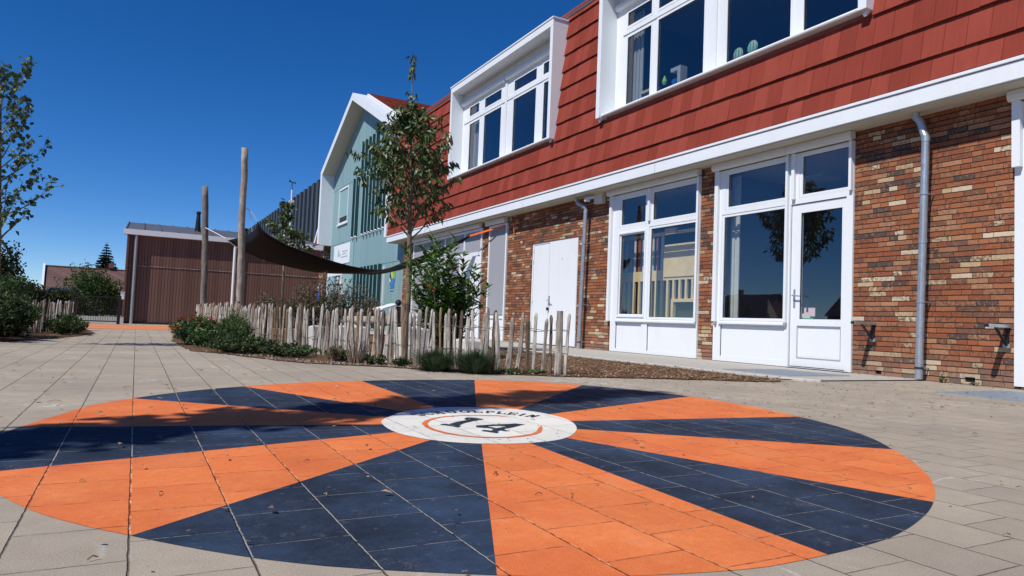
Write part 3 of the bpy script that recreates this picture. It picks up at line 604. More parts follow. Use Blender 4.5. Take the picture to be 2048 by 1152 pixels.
# far glazing with open door
fg = MB(); ring(fg, 8.17, .1, 16.97, 22.3, .02, 3.05, .07, M['white'])
for y in (18.08, 19.5): fg.box(8.17, 8.27, y, y+.07, .09, 2.98, M['white'])
fg.box(8.17, 8.27, 17.04, 22.23, 2.3, 2.4, M['white']); fg.box(8.17, 8.27, 19.57, 22.23, .55, .65, M['white'])
fg.box(8.21, 8.23, 19.57, 22.23, .09, .55, M['white']); FG = fg.build('glazed_entrance_frame', school, bevel=.003)
b = MB()
for a, c, d, f in ((19.57, 22.23, 2.4, 2.98), (19.57, 22.23, .65, 2.3), (18.15, 19.5, 2.4, 2.98), (17.04, 18.08, 2.4, 2.98), (18.15, 19.5, .6, 2.3)): b.box(8.195, 8.2, a, c, d, f, M['screen'])
b.build('sun_screen', FG)
head_box(19.5, 22.3, 3.05, 3.17, 8.17, FG); head_box(18.1, 19.45, 3.05, 3.17, 8.17, FG); head_box(16.97, 18.05, 3.05, 3.17, 8.17, FG)
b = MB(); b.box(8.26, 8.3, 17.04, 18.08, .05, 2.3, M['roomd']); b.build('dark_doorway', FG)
b = MB(); b.hexa([(8.17, 17.04, .05), (8.21, 17.04, .05), (7.75, 17.42, .05), (7.72, 17.39, .05), (8.17, 17.04, 2.27), (8.21, 17.04, 2.27), (7.75, 17.42, 2.27), (7.72, 17.39, 2.27)], M['white']); b.build('open_door_leaf', FG)
# downpipes
def downpipe(yb, yt, top, X=8.06, r=.043, dark=False):
    b = MB(); m = M['zinc']
    b.tube([(X, yt+.05, 3.19), (X, yt+.055, 3.12), (X, yt+.03, 3.05), (X+.0, yt-.02, 2.98), (X, yt-.0, 2.93)] if False else [(X-.02, top, 3.19), (X-.02, top, 3.13), (X-.01, top-.05, 3.06), (X, yt+.03, 2.94), (X, yt, 2.86)], r, m, 14)
    b.tube([(X, yt, 2.88), (X, yb, .02)], r, m, 14)
    for z in (2.86, 1.66): b.tube([(X, yt+(yb-yt)*(2.88-z)/2.86, z), (X, yt+(yb-yt)*(2.88-z)/2.86, z-.05)], r+.004, m, 14)
    o = b.build('downpipe', school, smooth=False)
    for z in (2.2, .93, .16):
        b = MB(); y = yt+(yb-yt)*(2.88-z)/2.86; b.tube([(X, y, z), (X, y, z-.02)], r+.007, M['zinc'] if z > .5 else M['black'], 14); b.tube([(X, y-.03, z-.01), (8.2, y-.03, z-.01)], .008, M['zinc'], 6); b.build('pipe_bracket', o)
downpipe(4.865, 4.81, 4.92); downpipe(11.93, 11.84, 12.18)
b = MB(); b.tube([(8.06, 36.3, 4), (8.06, 36.3, 0)], .05, M['white'], 8); b.build('downpipe', school)
# ---- dormers
def dormer(Y0, Y1, panes, mull, bars, left_curtain):
    zb, zt = 4.6, 7.36; X = 7.80; XR = 8.18
    b = MB(); t = .115
    # box: posts with inner reveal, top beam, cheeks back to the tiles
    for a, c in ((Y0, Y0+t), (Y1-t, Y1)): b.hexa([(X, a, zb), (8.25, a, zb), (8.25, c, zb), (X, c, zb), (X, a, zt-.2), (8.4, a, zt-.2), (8.4, c, zt-.2), (X, c, zt-.2)], M['white'])
    b.box(X-.002, 8.6, Y0, Y1, zt-.2, zt-.035, M['white'])
    o = b.build('dormer', school, bevel=.004)
    b = MB(); b.box(X-.02, 8.6, Y0-.02, Y1+.02, zt-.035, zt, M['white']); b.build('dormer_top_trim', o, bevel=.003)
    b = MB(); sheet(b, Y0+t, Y1-t, zb+.05, 6.80, [(a-e, c+e, d-e, f+e) for a, c, d, f in panes], XR, .05)
    for y in mull: b.box(XR-.03, XR-.002, y-.05, y+.05, zb+.08, 6.78, M['white'])
    for (a, c, z, hh) in bars: b.box(XR-.02, XR-.002, a, c, z-hh, z+hh, M['white'])
    fr = b.build('window_frame', o, bevel=.003)
    b = MB(); b.box(XR+.001, XR+.04, Y0+t, Y1-t, 6.8, zt-.2, M['boxw']); b.build('dormer_back_panel', o)
    b = MB(); b.box(7.86, XR+.04, Y0+t-.02, Y1-t+.02, zb+.03, zb+.07, M['white']); b.tube([(7.87, Y0+t-.02, zb+.045), (7.87, Y1-t+.02, zb+.045)], .025, M['white'], 8); b.build('dormer_sill', o)
    for y in (Y0+.05, Y1-.07): b = MB(); b.tube([(7.90, y, zb-.0), (7.88, y, zb-.04), (7.85, y, zb-.055)], .028, M['white'], 8); b.build('drain_spout', o)
    for h in panes:
        b = MB(); a, c, d, f = h; ring(b, XR-.008, .04, a-e, c+e, d-e, f+e, e, M['white']); b.build('sash', fr)
        b = MB(); b.poly([(XR+.02, a, d), (XR+.02, a, f), (XR+.02, c, f), (XR+.02, c, d)], M['glassup']); b.build('pane', fr)
        b = MB(); ring(b, XR+.004, .012, a-.004, c+.004, d-.004, f+.004, .009, M['dark']); b.build('seal', fr)
    b = MB()
    pr = [(XR, 6.79), (XR-.06, 6.79), (XR-.10, 6.81), (XR-.11, 6.85), (XR-.09, 6.90), (XR, 6.90)]
    ys = [Y0+t+.01]+list(mull)+[Y1-t-.01]
    for y0, y1 in zip(ys, ys[1:]):
        y0 += .04; y1 -= .04
        for i in range(5): b.poly([(pr[i][0], y0, pr[i][1]), (pr[i][0], y1, pr[i][1]), (pr[i+1][0], y1, pr[i+1][1]), (pr[i+1][0], y0, pr[i+1][1])], M['white'])
        b.poly([(x, y0, z) for x, z in pr], M['white']); b.poly([(x, y1, z) for x, z in pr][::-1], M['white'])
    b.build('shutter_box', o)
    # room behind
    b = MB(); m = M['roomd']
    b.box(12.2, 12.3, Y0-.3, Y1+.3, 4.2, 7.2, M['room']); b.box(8.5, 12.3, Y0-.3, Y1+.3, 4.2, 4.25, m); b.box(8.45, 12.3, Y0-.3, Y1+.3, 6.98, 7.05, M['ceil'])
    b.box(8.45, 12.3, Y0-.35, Y0-.3, 4.2, 7.2, M['room']); b.box(8.45, 12.3, Y1+.3, Y1+.35, 4.2, 7.2, M['room'])
    b.build('upper_classroom', school)
    b = MB()
    for y in left_curtain:
        for k in range(6): b.box(8.36+.02*(k % 2), 8.38+.02*(k % 2), y+k*.055, y+k*.055+.056, 4.66, 6.7, M['curtain'])
    b.build('curtain', school)
    return o
p1 = [(17.45, 18.1, 4.83, 6.17), (16.13, 17.15, 4.83, 6.19), (14.31, 15.45, 4.83, 6.19), (13.25, 13.95, 4.83, 6.19), (17.51, 18.13, 6.41, 6.67), (16.15, 17.14, 6.41, 6.67), (14.31, 15.43, 6.40, 6.67), (13.25, 13.99, 6.40, 6.67)]
dm1 = dormer(D1[0], D1[1], p1, [15.85], [(13.2, 18.5, 6.30, .045), (17.28, 17.32, 5.7, 1.0)][:1], [17.9])
dm1['label'] = 'white box dormer beside the teal gable'
p2 = [(10.05, 10.76, 4.83, 6.17), (8.66, 9.85, 4.83, 6.19), (6.88, 8.13, 4.83, 6.19), (5.6, 6.65, 4.83, 6.19), (10.05, 10.77, 6.40, 6.67), (8.66, 9.85, 6.40, 6.67), (6.88, 8.13, 6.40, 6.67), (5.6, 6.65, 6.40, 6.67)]
dm2 = dormer(D2[0], D2[1], p2, [8.40], [(5.5, 10.9, 6.29, .045)], [10.5])
dm2['label'] = 'white box dormer above the glazed classroom door'
# ---- ground floor rooms
b = MB()
for (y0, y1) in ((.8, 8.36), (8.44, 12.2)):
    b.box(13, 13.1, y0, y1, -.05, 3.2, M['room']); b.box(8.36, 13, y0, y1, -.05, 0, M['roomd']); b.box(8.36, 13, y0, y1, 3.1, 3.18, M['ceil'])
    b.box(8.36, 13, y0-.05, y0, -.05, 3.2, M['room']); b.box(8.36, 13, y1, y1+.05, -.05, 3.2, M['room'])
b.build('classroom', school)
b = MB()
for x, y in ((9.6, 7.4), (11.4, 7.4), (9.6, 5.2), (11.4, 5.2), (11.2, 9.5)): b.box(x, x+.6, y, y+.6, 3.085, 3.098, M['lamp'])
b.build('ceiling_lamp', school)
b = MB()
for y in (8.0,):
    for k in range(4): b.box(8.42+.02*(k % 2), 8.44+.02*(k % 2), y+k*.05, y+k*.05+.052, .1, 3.0, M['curtain'])
b.build('curtain', school)
# ================================================================== gable
TX = 8.45; GA = [(24.25, 3.43), (24.25, 7.72), (29.95, 10.33), (35.35, 7.72), (35.35, 4.0)]
GI = [(24.53, 3.43), (24.53, 7.53), (29.95, 10.0), (35.02, 7.53), (35.02, 4.0)]
b = MB()
for i in range(4):
    for A, B_ in ((GA, GI),):
        a, c, d, f = A[i], A[i+1], B_[i+1], B_[i]
        b.poly([(7.82, *a), (7.82, *c), (7.82, *d), (7.82, *f)], M['white'])
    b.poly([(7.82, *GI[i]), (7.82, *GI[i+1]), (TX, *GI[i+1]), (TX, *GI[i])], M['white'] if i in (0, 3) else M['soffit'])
    b.poly([(7.82, *GA[i+1]), (7.82, *GA[i]), (8.5, *GA[i]), (8.5, *GA[i+1])], M['white'])
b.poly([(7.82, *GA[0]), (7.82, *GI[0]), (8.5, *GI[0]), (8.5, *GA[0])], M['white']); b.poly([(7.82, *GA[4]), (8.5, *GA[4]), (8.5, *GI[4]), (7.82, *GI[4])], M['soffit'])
b.box(7.815, 8.0, 24.245, 24.26, 3.43, 7.7, M['boxw'])
gf = b.build('gable_frame', school); gf['label'] = 'deep white frame around the teal gable'
b = MB(); b.box(8.49, 8.56, 24.2, 24.3, 3.43, 7.75, M['white'])
b.bar((8.53, 24.23, 7.76), (8.53, 29.95, 10.38), .09, .05, M['white']); b.bar((8.53, 35.38, 7.76), (8.53, 29.95, 10.38), .09, .05, M['white']); b.build('verge_trim', school)
b = MB(); hol = [(32.1, 33.8, 4.9, 6.66)]
wall_grid(b, TX, 23.3, 35.02, -.05, 7.53, hol, M['teal'], .1); b.poly([(TX, 24.53, 7.53), (TX, 29.95, 10.0), (TX, 35.02, 7.53)], M['teal']); tc = b.build('teal_cladding', school)
b = MB(); b.box(TX-.012, TX-.002, 24.3, 35, 6.72, 6.75, M['teald']); b.box(TX-.012, TX-.002, 23.4, 35, 3.98, 4.01, M['teald']); b.box(TX-.012, TX-.002, 23.4, 30.6, 2.62, 2.65, M['teald']); b.build('seam_strip', tc)
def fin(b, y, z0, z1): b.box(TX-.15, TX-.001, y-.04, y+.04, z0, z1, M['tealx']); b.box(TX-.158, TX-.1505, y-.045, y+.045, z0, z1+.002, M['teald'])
for y in (30.35, 30.87): 
    b = MB(); fin(b, y, 4.06, 6.72); o = b.build('vertical_batten', tc); 
    b = MB(); b.tube([(TX-.02, y+.01, 4.06), (TX-.06, y+.0, 4.0), (TX-.11, y-.03, 4.0), (TX-.12, y-.06, 4.05)], .05, M['white'], 8); b.build('batten_foot', tc)
for k in range(7):
    y = 26.42+k*.482
    b = MB(); top = 8.2 if k > 1 else 6.72
    fin(b, y, 4.06, 6.72); b.build('vertical_batten', tc)
    b = MB(); b.tube([(TX-.02, y+.01, 4.06), (TX-.06, y+.0, 4.0), (TX-.11, y-.03, 4.0), (TX-.12, y-.06, 4.05)], .05, M['white'], 8); b.build('batten_foot', tc)
for y in (27.68, 28.2, 28.7, 29.22, 29.73):
    b = MB(); fin(b, y, 6.76, 8.18); b.build('vertical_batten', tc)
for y in (30.1, 29.58, 29.07, 28.58, 28.1, 27.64, 27.15, 26.6):
    b = MB(); fin(b, y, .05, 2.62); b.build('vertical_batten', tc)
b = MB(); b.box(TX-.03, TX-.002, 30.7, 32.0, .05, 3.95, M['tealp']); b.build('smooth_teal_panel', tc)
b = MB(); b.box(TX-.06, TX-.002, 26.12, 26.2, .05, 2.5, M['white']); b.build('white_strip', tc)
b = MB(); ring(b, TX-.02, .1, 32.1, 33.8, 4.9, 6.66, .08, M['white']); b.box(TX-.08, TX, 32.05, 33.85, 4.84, 4.9, M['white']); gw = b.build('gable_window', school)
b = MB(); b.box(TX+.02, TX+.03, 32.18, 33.72, 5.25, 6.58, M['tealp']); b.build('pale_blind', gw)
b = MB(); b.box(TX+.04, TX+.05, 32.18, 33.72, 4.98, 5.25, M['roomd']); b.build('pane', gw)
b = MB(); ring(b, TX-.12, .12, 32.15, 35.0, .0, 2.66, .25, M['white']); b.box(TX-.03, TX-.01, 32.4, 34.75, .1, 2.4, M['tealp']); b.box(TX-.06, TX-.03, 32.4, 32.95, .1, 2.3, M['grey']); b.box(TX-.07, TX-.03, 32.95, 33.2, .1, 2.35, M['white']); b.box(TX-.115, TX-.03, 33.4, 34.7, .1, 2.4, M['tealp'])
b.build('entrance_frame', school)
# gable roof going back
b = MB(); rr = random.Random(5)
def roofpt(x, s, t): return (x, 29.95-s*t, 10.36-2.62*t/5.7)
nrow = 17
for r_i in range(nrow):
    t0, t1 = r_i*5.75/nrow, (r_i+1)*5.75/nrow+.02
    for k in range(28):
        x0 = 8.56+k*.3+(.15 if r_i % 2 else 0)-.15; x0c = max(8.56, x0); x1 = x0+.296
        a = roofpt(x0c, 1, t0); c = roofpt(x1, 1, t1); j = rr.uniform(0, .006)
        b.hexa([(x0c, a[1], a[2]), (x1, a[1], a[2]), (x1, c[1], c[2]+.03+j), (x0c, c[1], c[2]+.03+j), (x0c, a[1], a[2]+.02), (x1, a[1], a[2]+.02), (x1, c[1], c[2]+.05+j), (x0c, c[1], c[2]+.05+j)], M['tile'])
b.poly([(8.56, 29.95, 10.36), (17, 29.95, 10.36), (17, 35.4, 7.76), (8.56, 35.4, 7.76)], M['tile'])
b.box(8.56, 17, 29.87, 30.03, 10.34, 10.42, M['tile']); b.build('gable_roof', school)
b = MB(); b.poly([(7.95, 35.36, 4.05), (8.3, 35.36, 6.6), (7.95, 36.5, 4.05)], M['tile']); b.box(7.7, 8.2, 35.36, 38, 3.95, 4.1, M['white']); b.bar((7.93, 36.55, 4.05), (8.28, 35.4, 6.75), .08, .08, M['white']); b.build('rear_roof_strip', school)
# signs on the gable
def printed(name, label, y0, y1, z0, z1, X, m, cat='sign'):
    b = MB(); b.box(X-.02, X, y0, y1, z0, z1, m); o = b.build(name); tag(o, label, cat); return o
s = printed('name_board', 'white board with a small grey mark and text on the teal gable', 31.2, 34.1, 2.95, 3.88, TX-.035, M['white'])
b = MB(); X = TX-.057
b.poly([(X, 33.35, 3.30), (X, 33.22, 3.34), (X, 33.24, 3.66), (X, 33.34, 3.6)], M['grey']); b.poly([(X, 33.18, 3.28), (X, 33.02, 3.34), (X, 33.08, 3.5), (X, 33.17, 3.72)], M['grey']); b.poly([(X, 33.0, 3.3), (X, 32.8, 3.36), (X, 32.9, 3.48)], M['grey'])
for z, y0, y1 in ((3.5, 32.55, 31.6), (3.38, 32.55, 31.9), (3.24, 32.7, 31.6)):
    y = y0
    rr = random.Random(int(z*100))
    while y > y1: wdt = rr.uniform(.04, .08); b.box(X-.002, X, y-wdt, y, z, z+.05, M['grey']); y -= wdt+.03
b.build('printed_mark', s)
s = printed('blue_notice', 'narrow blue notice board on the brick strip left of the far entrance', 35.62, 36.6, 1.08, 2.02, 8.17, M['blue'])
b = MB(); X = 8.145; b.box(X-.002, X, 35.8, 36.3, 1.86, 1.95, M['white'])
for k in range(4): b.box(X-.002, X, 35.8, 36.35-(k % 2)*.15, 1.74-k*.1, 1.77-k*.1, M['white'])
b.tube([(X-.003, 36.0, 1.2), (X-.004, 36.0, 1.2)], .09, M['white'], 12); b.build('printed_mark', s)
s = thing('flame_emblem', (TX-.02, 25.15, 2), 'yellow, green and blue sail-shaped emblem on the right part of the teal cladding', 'sign')
X = TX-.012; b = MB()
b.poly([(X, 25.45, 1.75), (X, 25.5, 2.05), (X, 25.25, 2.5), (X, 25.2, 2.0)], M['navy']); b.poly([(X-.004, 25.25, 2.52), (X-.004, 25.12, 2.02), (X-.004, 25.2, 1.95), (X-.004, 25.3, 2.15)], M['yellow'])
b.poly([(X-.002, 25.2, 2.5), (X-.002, 24.9, 2.35), (X-.002, 24.82, 2.0), (X-.002, 25.12, 1.95)], M['green']); b.poly([(X-.006, 25.45, 1.8), (X-.006, 25.46, 2.05), (X-.006, 25.3, 1.9)], M['white'])
b.poly([(X-.003, 25.4, 1.72), (X-.003, 25.1, 1.98), (X-.003, 24.84, 1.98), (X-.003, 24.95, 1.7)], M['lblue']); b.build('emblem_shape', s)
b = MB(); b.box(X-.004, X, 24.9, 25.4, 1.62, 1.68, M['lblue']); b.box(X-.004, X, 24.95, 25.35, 1.5, 1.53, M['lblue']); b.build('emblem_text', s)
# ================================================================== small wall fittings
def holder(y, label):
    h = thing('wall_bracket', (8.2, y, .66), label, 'bracket', 'steel brackets on the brick wall')
    b = MB(); b.box(7.78, 8.2, y-.03, y+.03, .64, .675, M['zinc']); b.box(7.765, 7.779, y-.022, y+.022, .642, .673, M['black']); b.build('arm', h, bevel=.004)
    b = MB(); b.bar((7.95, y, .64), (8.17, y, .45), .03, .012, M['black']); b.bar((8.19, y, .64), (8.17, y, .45), .03, .012, M['black']); b.build('brace', h)
    b = MB(); b.box(8.16, 8.2, y-.035, y+.035, .43, .47, M['zinc']); b.build('mounting_plate', h)
holder(5.52, 'grey steel bracket sticking out beside the glazed door'); holder(3.99, 'grey steel bracket between the right downpipe and the right-hand window')
h = thing('security_camera', (8.1, 11.65, 3.1), 'white dome security camera under the gutter beside the left downpipe', 'camera')
b = MB(); b.box(8.1, 8.2, 11.35, 11.62, 2.98, 3.18, M['boxw']); b.bar((8.12, 11.6, 3.12), (8.02, 11.7, 3.1), .05, .05, M['boxw']); b.build('mount', h)
b = MB(); b.lathe((8.0, 11.72, 3.12), [(0, .03), (-.03, .06), (-.08, .065), (-.10, .05)], M['white'], 12); b.build('housing', h)
b = MB(); b.lathe((8.0, 11.72, 3.025), [(0, .05), (-.03, .04), (-.05, .015)], M['black'], 12); b.build('lens_dome', h)
st = thing('orange_strap', (8.0, 16.3, 2.9), 'orange tension strap running from the sail corner to the brick wall', 'strap')
b = MB(); b.bar((7.85, 17.05, 2.80), (8.17, 15.62, 2.97), .012, .045, M['orangestrap']); b.build('webbing', st)
b = MB(); b.tube([(8.17, 15.05, 3.02), (8.1, 15.03, 2.98), (8.12, 15.06, 2.8), (8.13, 15.05, 2.68)], .012, M['orangestrap'], 6); b.tube([(8.1, 14.95, 3.05), (8.1, 14.9, 2.95), (8.12, 15.0, 2.9), (8.1, 14.92, 2.86)], .012, M['orangestrap'], 6); b.build('loose_end', st)
for k, (x0, x1, y0, y1, lab) in enumerate(((6.45, 7.5, 5.35, 6.35, 'steel doormat grating in front of the glazed door'), (6.5, 7.6, 2.5, 3.75, 'steel doormat grating in front of the window at the right border'))):
    b = MB(); z = .016 if k == 0 else .006
    b.box(x0, x1, y0, y1, -.02, z-.008, M['dark']); n = 26
    for i in range(n): xx = x0+(x1-x0)*i/(n-1); b.box(xx-.006, xx+.006, y0, y1, z-.008, z+.004, M['grate'])
    for i in range(n): yy = y0+(y1-y0)*i/(n-1); b.box(x0, x1, yy-.005, yy+.005, z-.008, z+.0025, M['grate'])
    tag(b.build('door_grating'), lab, 'grating')
# things behind the glass
def ply_house():
    h = thing('plywood_play_house', (8.7, 10.2, 0), 'plywood play structure with slats behind the left classroom window', 'play structure')
    X = 8.6; q = lambda y: y*.966; zz = lambda z: .48+(z-.48)*.966
    def bx(b, x0, x1, y0, y1, z0, z1, m): b.box(X+x0, X+x1, q(y0), q(y1), zz(z0), zz(z1), M[m])
    b = MB(); bx(b, 0, .02, 9.2, 11.75, 1.42, 1.62, 'ply'); bx(b, -.02, -.001, 9.2, 10.34, 1.48, 2.1, 'ply'); bx(b, 0, .05, 9.2, 11.7, 2.30, 2.36, 'ply'); bx(b, -.02, .05, 10.02, 10.33, 2.30, 2.42, 'ply'); b.build('panel', h)
    for k in range(15):
        y = 9.22+k*.17; b = MB(); z0 = .3 if not (9.45 < y < 10.04) else 1.06
        bx(b, 0, .04, y-.026, y+.026, z0, 1.42, 'ply'); b.build('slat', h)
    b = MB(); bx(b, -.02, .05, 9.3, 10.1, 1.0, 1.06, 'ply'); bx(b, -.02, .05, 10.04, 10.10, .2, 1.0, 'ply'); b.build('opening_frame', h)
    b = MB(); bx(b, .10, .12, 9.2, 11.75, .1, 1.40, 'roomd'); b.build('backing', h)
    for k in range(9):
        b = MB(); y = 10.40+k*.14; bx(b, .02, .04, y, y+.07, 1.62, 2.30, 'redcurt' if k % 2 else 'curtain'); b.build('hanging_strip', h)
ply_house()
b = MB(); b.box(8.235, 8.24, 6.42, 6.60, .74, .86, M['pink']); b.box(8.236, 8.242, 6.5, 6.63, .72, .78, M['wflower']); b.box(8.232, 8.236, 6.53, 6.56, .8, .93, M['black']); b.box(8.234, 8.239, 6.45, 6.62, .70, .72, M['ggreen'])
tag(b.build('paper_note'), 'small pink and white paper note stuck inside the door glass', 'note')
for k, y in enumerate((8.02, 7.72)):
    h = thing('paper_cactus', (8.32, y, 4.75), 'round green and white paper cactus on the dormer sill, ' + ('left one of the pair' if k == 0 else 'right one of the pair'), 'decoration', 'paper cacti on the dormer sill')
    b = MB(); rz = .105
    for j in range(10):
        a0, a1 = math.pi*j/10, math.pi*(j+1)/10
        for q in range(8):
            t0, t1 = math.pi*q/8, math.pi*(q+1)/8
            P = lambda a, t: (8.32+.04*math.sin(t)*math.sin(a), y+.105*math.sin(t)*math.cos(a), 4.98-(k == 0)*.02+rz*1.15*math.cos(t))
            b.poly([P(a0-math.pi, t0), P(a1-math.pi, t0), P(a1-math.pi, t1), P(a0-math.pi, t1)], M['ggreen'] if j % 2 else M['wflower'])
    b.build('ball', h)
    b = MB(); b.lathe((8.32, y, 4.70), [(0, .05), (.06, .06), (.15, .03)], M['ggreen'], 10); b.build('foot', h)
h = thing('toy_shelf', (8.4, 9.5, 4.75), 'small white shelf box with colourful toys on the dormer sill', 'shelf')
b = MB()
for y0, y1, zt in ((9.36, 9.44, 5.22), (10.45, 10.5, 5.03)): b.box(8.3, 8.46, y0, y1, 4.7, zt, M['curtain'])
b.box(8.3, 8.46, 9.44, 9.62, 5.15, 5.22, M['curtain']); b.box(8.3, 8.46, 10.05, 10.45, 4.98, 5.03, M['ply']); b.box(8.47, 8.48, 9.4, 9.78, 4.7, 5.1, M['lblue']); b.build('box', h)
b = MB(); rr = random.Random(8)
for k in range(9): 
    y = 9.42+k*.045; b.lathe((8.28, y, 4.72+rr.uniform(0, .06)), [(0, .02), (.04, .03), (.09, .01)], M[['lgreen', 'ggreen', 'lblue', 'pink', 'wflower'][k % 5]], 8)
b.lathe((8.25, 9.72, 4.95), [(0, .03), (.05, .05), (.11, .03), (.16, .01)], M['lgreen'], 10); b.build('toys', h)
# ================================================================== garage
gar = thing('garage', (2.6, 24, 0), 'brown clad garage with a white roof edge and dark metal roof across the playground', 'garage')
b = MB(); b.poly([(-.32, 24, 0), (5.42, 24, 0), (5.42, 24, 2.8), (-.32, 24, 2.8)], M['brown']); b.poly([(-.32, 24, 0), (-.32, 24, 2.8), (-.32, 29, 3.2), (-.32, 29, 0)], M['brown']); b.poly([(5.42, 24, 0), (5.42, 29, 0), (5.42, 29, 3.2), (5.42, 24, 2.8)], M['brown']); b.build('clad_wall', gar)
b = MB(); b.box(-.36, -.30, 23.86, 24, .05, 2.7, M['brown']); b.build('corner_fin', gar)
b = MB(); b.box(-.32, 5.42, 23.985, 23.998, 1.755, 1.775, M['wood']); b.build('seam_strip', gar)
b = MB(); b.box(-.46, 5.5, 23.84, 24.1, 2.70, 2.86, M['white']); b.build('roof_edge', gar)
b = MB(); b.box(-.32, 5.42, 23.95, 23.99, 0, .06, M['dark']); b.build('plinth', gar)
b = MB(); b.poly([(-.42, 23.88, 2.865), (5.46, 23.88, 2.865), (5.46, 29, 3.62), (-.42, 29, 3.62)], M['metalroof'])
for k in range(13): x = -.4+k*.48; b.bar((x, 23.9, 2.885), (x, 29, 3.64), .03, .03, M['metalroof'])
b.poly([(-.42, 23.88, 2.865), (-.42, 29, 3.62), (-.42, 29, 3.2), (-.42, 23.88, 2.8)], M['metalroof']); b.build('metal_roof', gar)
for x in (-.11, 2.70):
    b = MB(); b.tube([(x, 23.9, 2.7), (x, 23.9, 0)], .045, M['white'] if x > 0 else M['zinc'], 10); b.build('downpipe', gar)
for x, zt in ((1.7, 3.62), (3.25, 3.2)):
    b = MB(); b.lathe((x, 26, 3.15), [(0, .12), (.05, .1), (zt-3.0, .06), (zt-2.95, .08), (zt-2.9, .07)], M['black'], 10); b.build('roof_vent', gar)
# dark corrugated sports hall behind the gable
hall = thing('sports_hall', (13, 60, 0), 'tall hall clad in dark corrugated metal behind the teal gable', 'building')
b = MB(); b.box(11, 30, 40, 92, 0, 9.9, M['corr'])
for k in range(36): b.box(10.72, 11, 40.3+k*1.45, 41.0+k*1.45, 0, 10.0, M['corr'])
b.build('corrugated_wall', hall)
b = MB(); b.box(11.02, 30, 40, 92, 9.9, 10.0, M['metalroof']); b.build('roof_edge', hall)
b = MB()
for y in (60, 73): b.box(10.55, 10.7, y, y+.6, 6.9, 8.3, M['white'])
b.build('wall_lamp', hall)
# ================================================================== poles and sail
def wood_pole(name, base, top, r0, r1, m, label, group, seed):
    rr = random.Random(seed); b = MB(); n = 14; pts = []; rad = []
    for i in range(n+1):
        t = i/n; p = Vector(base).lerp(Vector(top), t); pts.append((p.x+rr.uniform(-.012, .012)+.010*math.sin(t*7+seed), p.y+rr.uniform(-.01, .01), p.z)); rad.append((r0+(r1-r0)*t)*rr.uniform(.95, 1.05))
    b.tube(pts, rad, m, 12, .03, rr); o = b.build(name, smooth=True); tag(o, label, 'pole', group); return o
wood_pole('wooden_pole', (2.21, 17.86, 0), (2.10, 17.88, 4.48), .090, .075, M['pole'], 'tall pale round wooden pole holding the sail corner', 'sail poles', 1)
wood_pole('wooden_pole', (1.79, 22.43, 0), (1.60, 22.44, 4.18), .098, .084, M['poled'], 'darker grey wooden pole standing before the garage', 'sail poles', 4)
TOP = [(2.48, 17.83, 2.71), (2.63, 17.78, 2.49), (2.86, 17.68, 2.33), (3.24, 17.6, 2.15), (3.76, 17.45, 1.98), (4.30, 17.3, 1.82), (4.88, 17.15, 1.71), (5.45, 17.05, 1.70), (6.05, 16.98, 1.95), (6.98, 16.98, 2.36), (7.82, 17.0, 2.80)]
BOT = [(2.07, 20.19, 2.41), (2.34, 19.91, 2.19), (2.59, 19.63, 2.05), (3.0, 19.32, 1.88), (3.46, 18.99, 1.75), (3.98, 18.63, 1.64), (4.48, 18.26, 1.60), (4.97, 17.87, 1.62), (5.60, 17.5, 1.64), (6.88, 17.2, 2.10), (7.82, 17.02, 2.77)]
sail = thing('shade_sail', (4.5, 18, 0), 'dark sagging shade sail stretched between the poles and the school wall', 'shade sail')
b = MB(); NU, NV = 40, 10; grid = []
def ev(P, t):
    k = min(int(t*(len(P)-1)), len(P)-2); u = t*(len(P)-1)-k
    p0, p1, p2, p3 = (Vector(P[max(0, min(len(P)-1, k+j))]) for j in (-1, 0, 1, 2))
    return .5*((2*p1)+(-p0+p2)*u+(2*p0-5*p1+4*p2-p3)*u*u+(-p0+3*p1-3*p2+p3)*u**3)
for i in range(NU+1):
    t = i/NU; a, c = ev(TOP, t), ev(BOT, t)
    for j in range(NV+1):
        s_ = j/NV; p = a.lerp(c, s_); cut = .5*4*s_*(1-s_)*max(0, 1-t*10); p.x += cut*.45; p.z -= .06*4*s_*(1-s_)*math.sin(math.pi*t); b.v.append(tuple(p))
for i in range(NU):
    for j in range(NV):
        n = i*(NV+1)+j; b.f.append((n, n+1, n+NV+2, n+NV+1)); b.mi.append(b.mid(M['sail']))
o = b.build('cloth', sail, smooth=True); so = o.modifiers.new('t', 'SOLIDIFY'); so.thickness = .006
b = MB(); b.tube([ev(TOP, i/30) for i in range(31)], .014, M['black'], 6); b.tube([ev(BOT, i/30) for i in range(31)], .014, M['black'], 6); b.build('edge_hem', sail)
b = MB(); b.tube([(2.14, 17.87, 3.05), (2.28, 17.86, 2.98), (2.4, 17.84, 2.85), (2.48, 17.83, 2.71)], .010, M['boxw'], 6); b.tube([(2.28, 17.86, 2.98), (2.36, 17.86, 2.6), (2.38, 17.86, 2.45)], .006, M['boxw'], 6)
b.tube([(1.66, 22.4, 2.95), (1.85, 21.4, 2.72), (2.05, 20.4, 2.48)], .012, M['boxw'], 6); b.build('rope', sail)
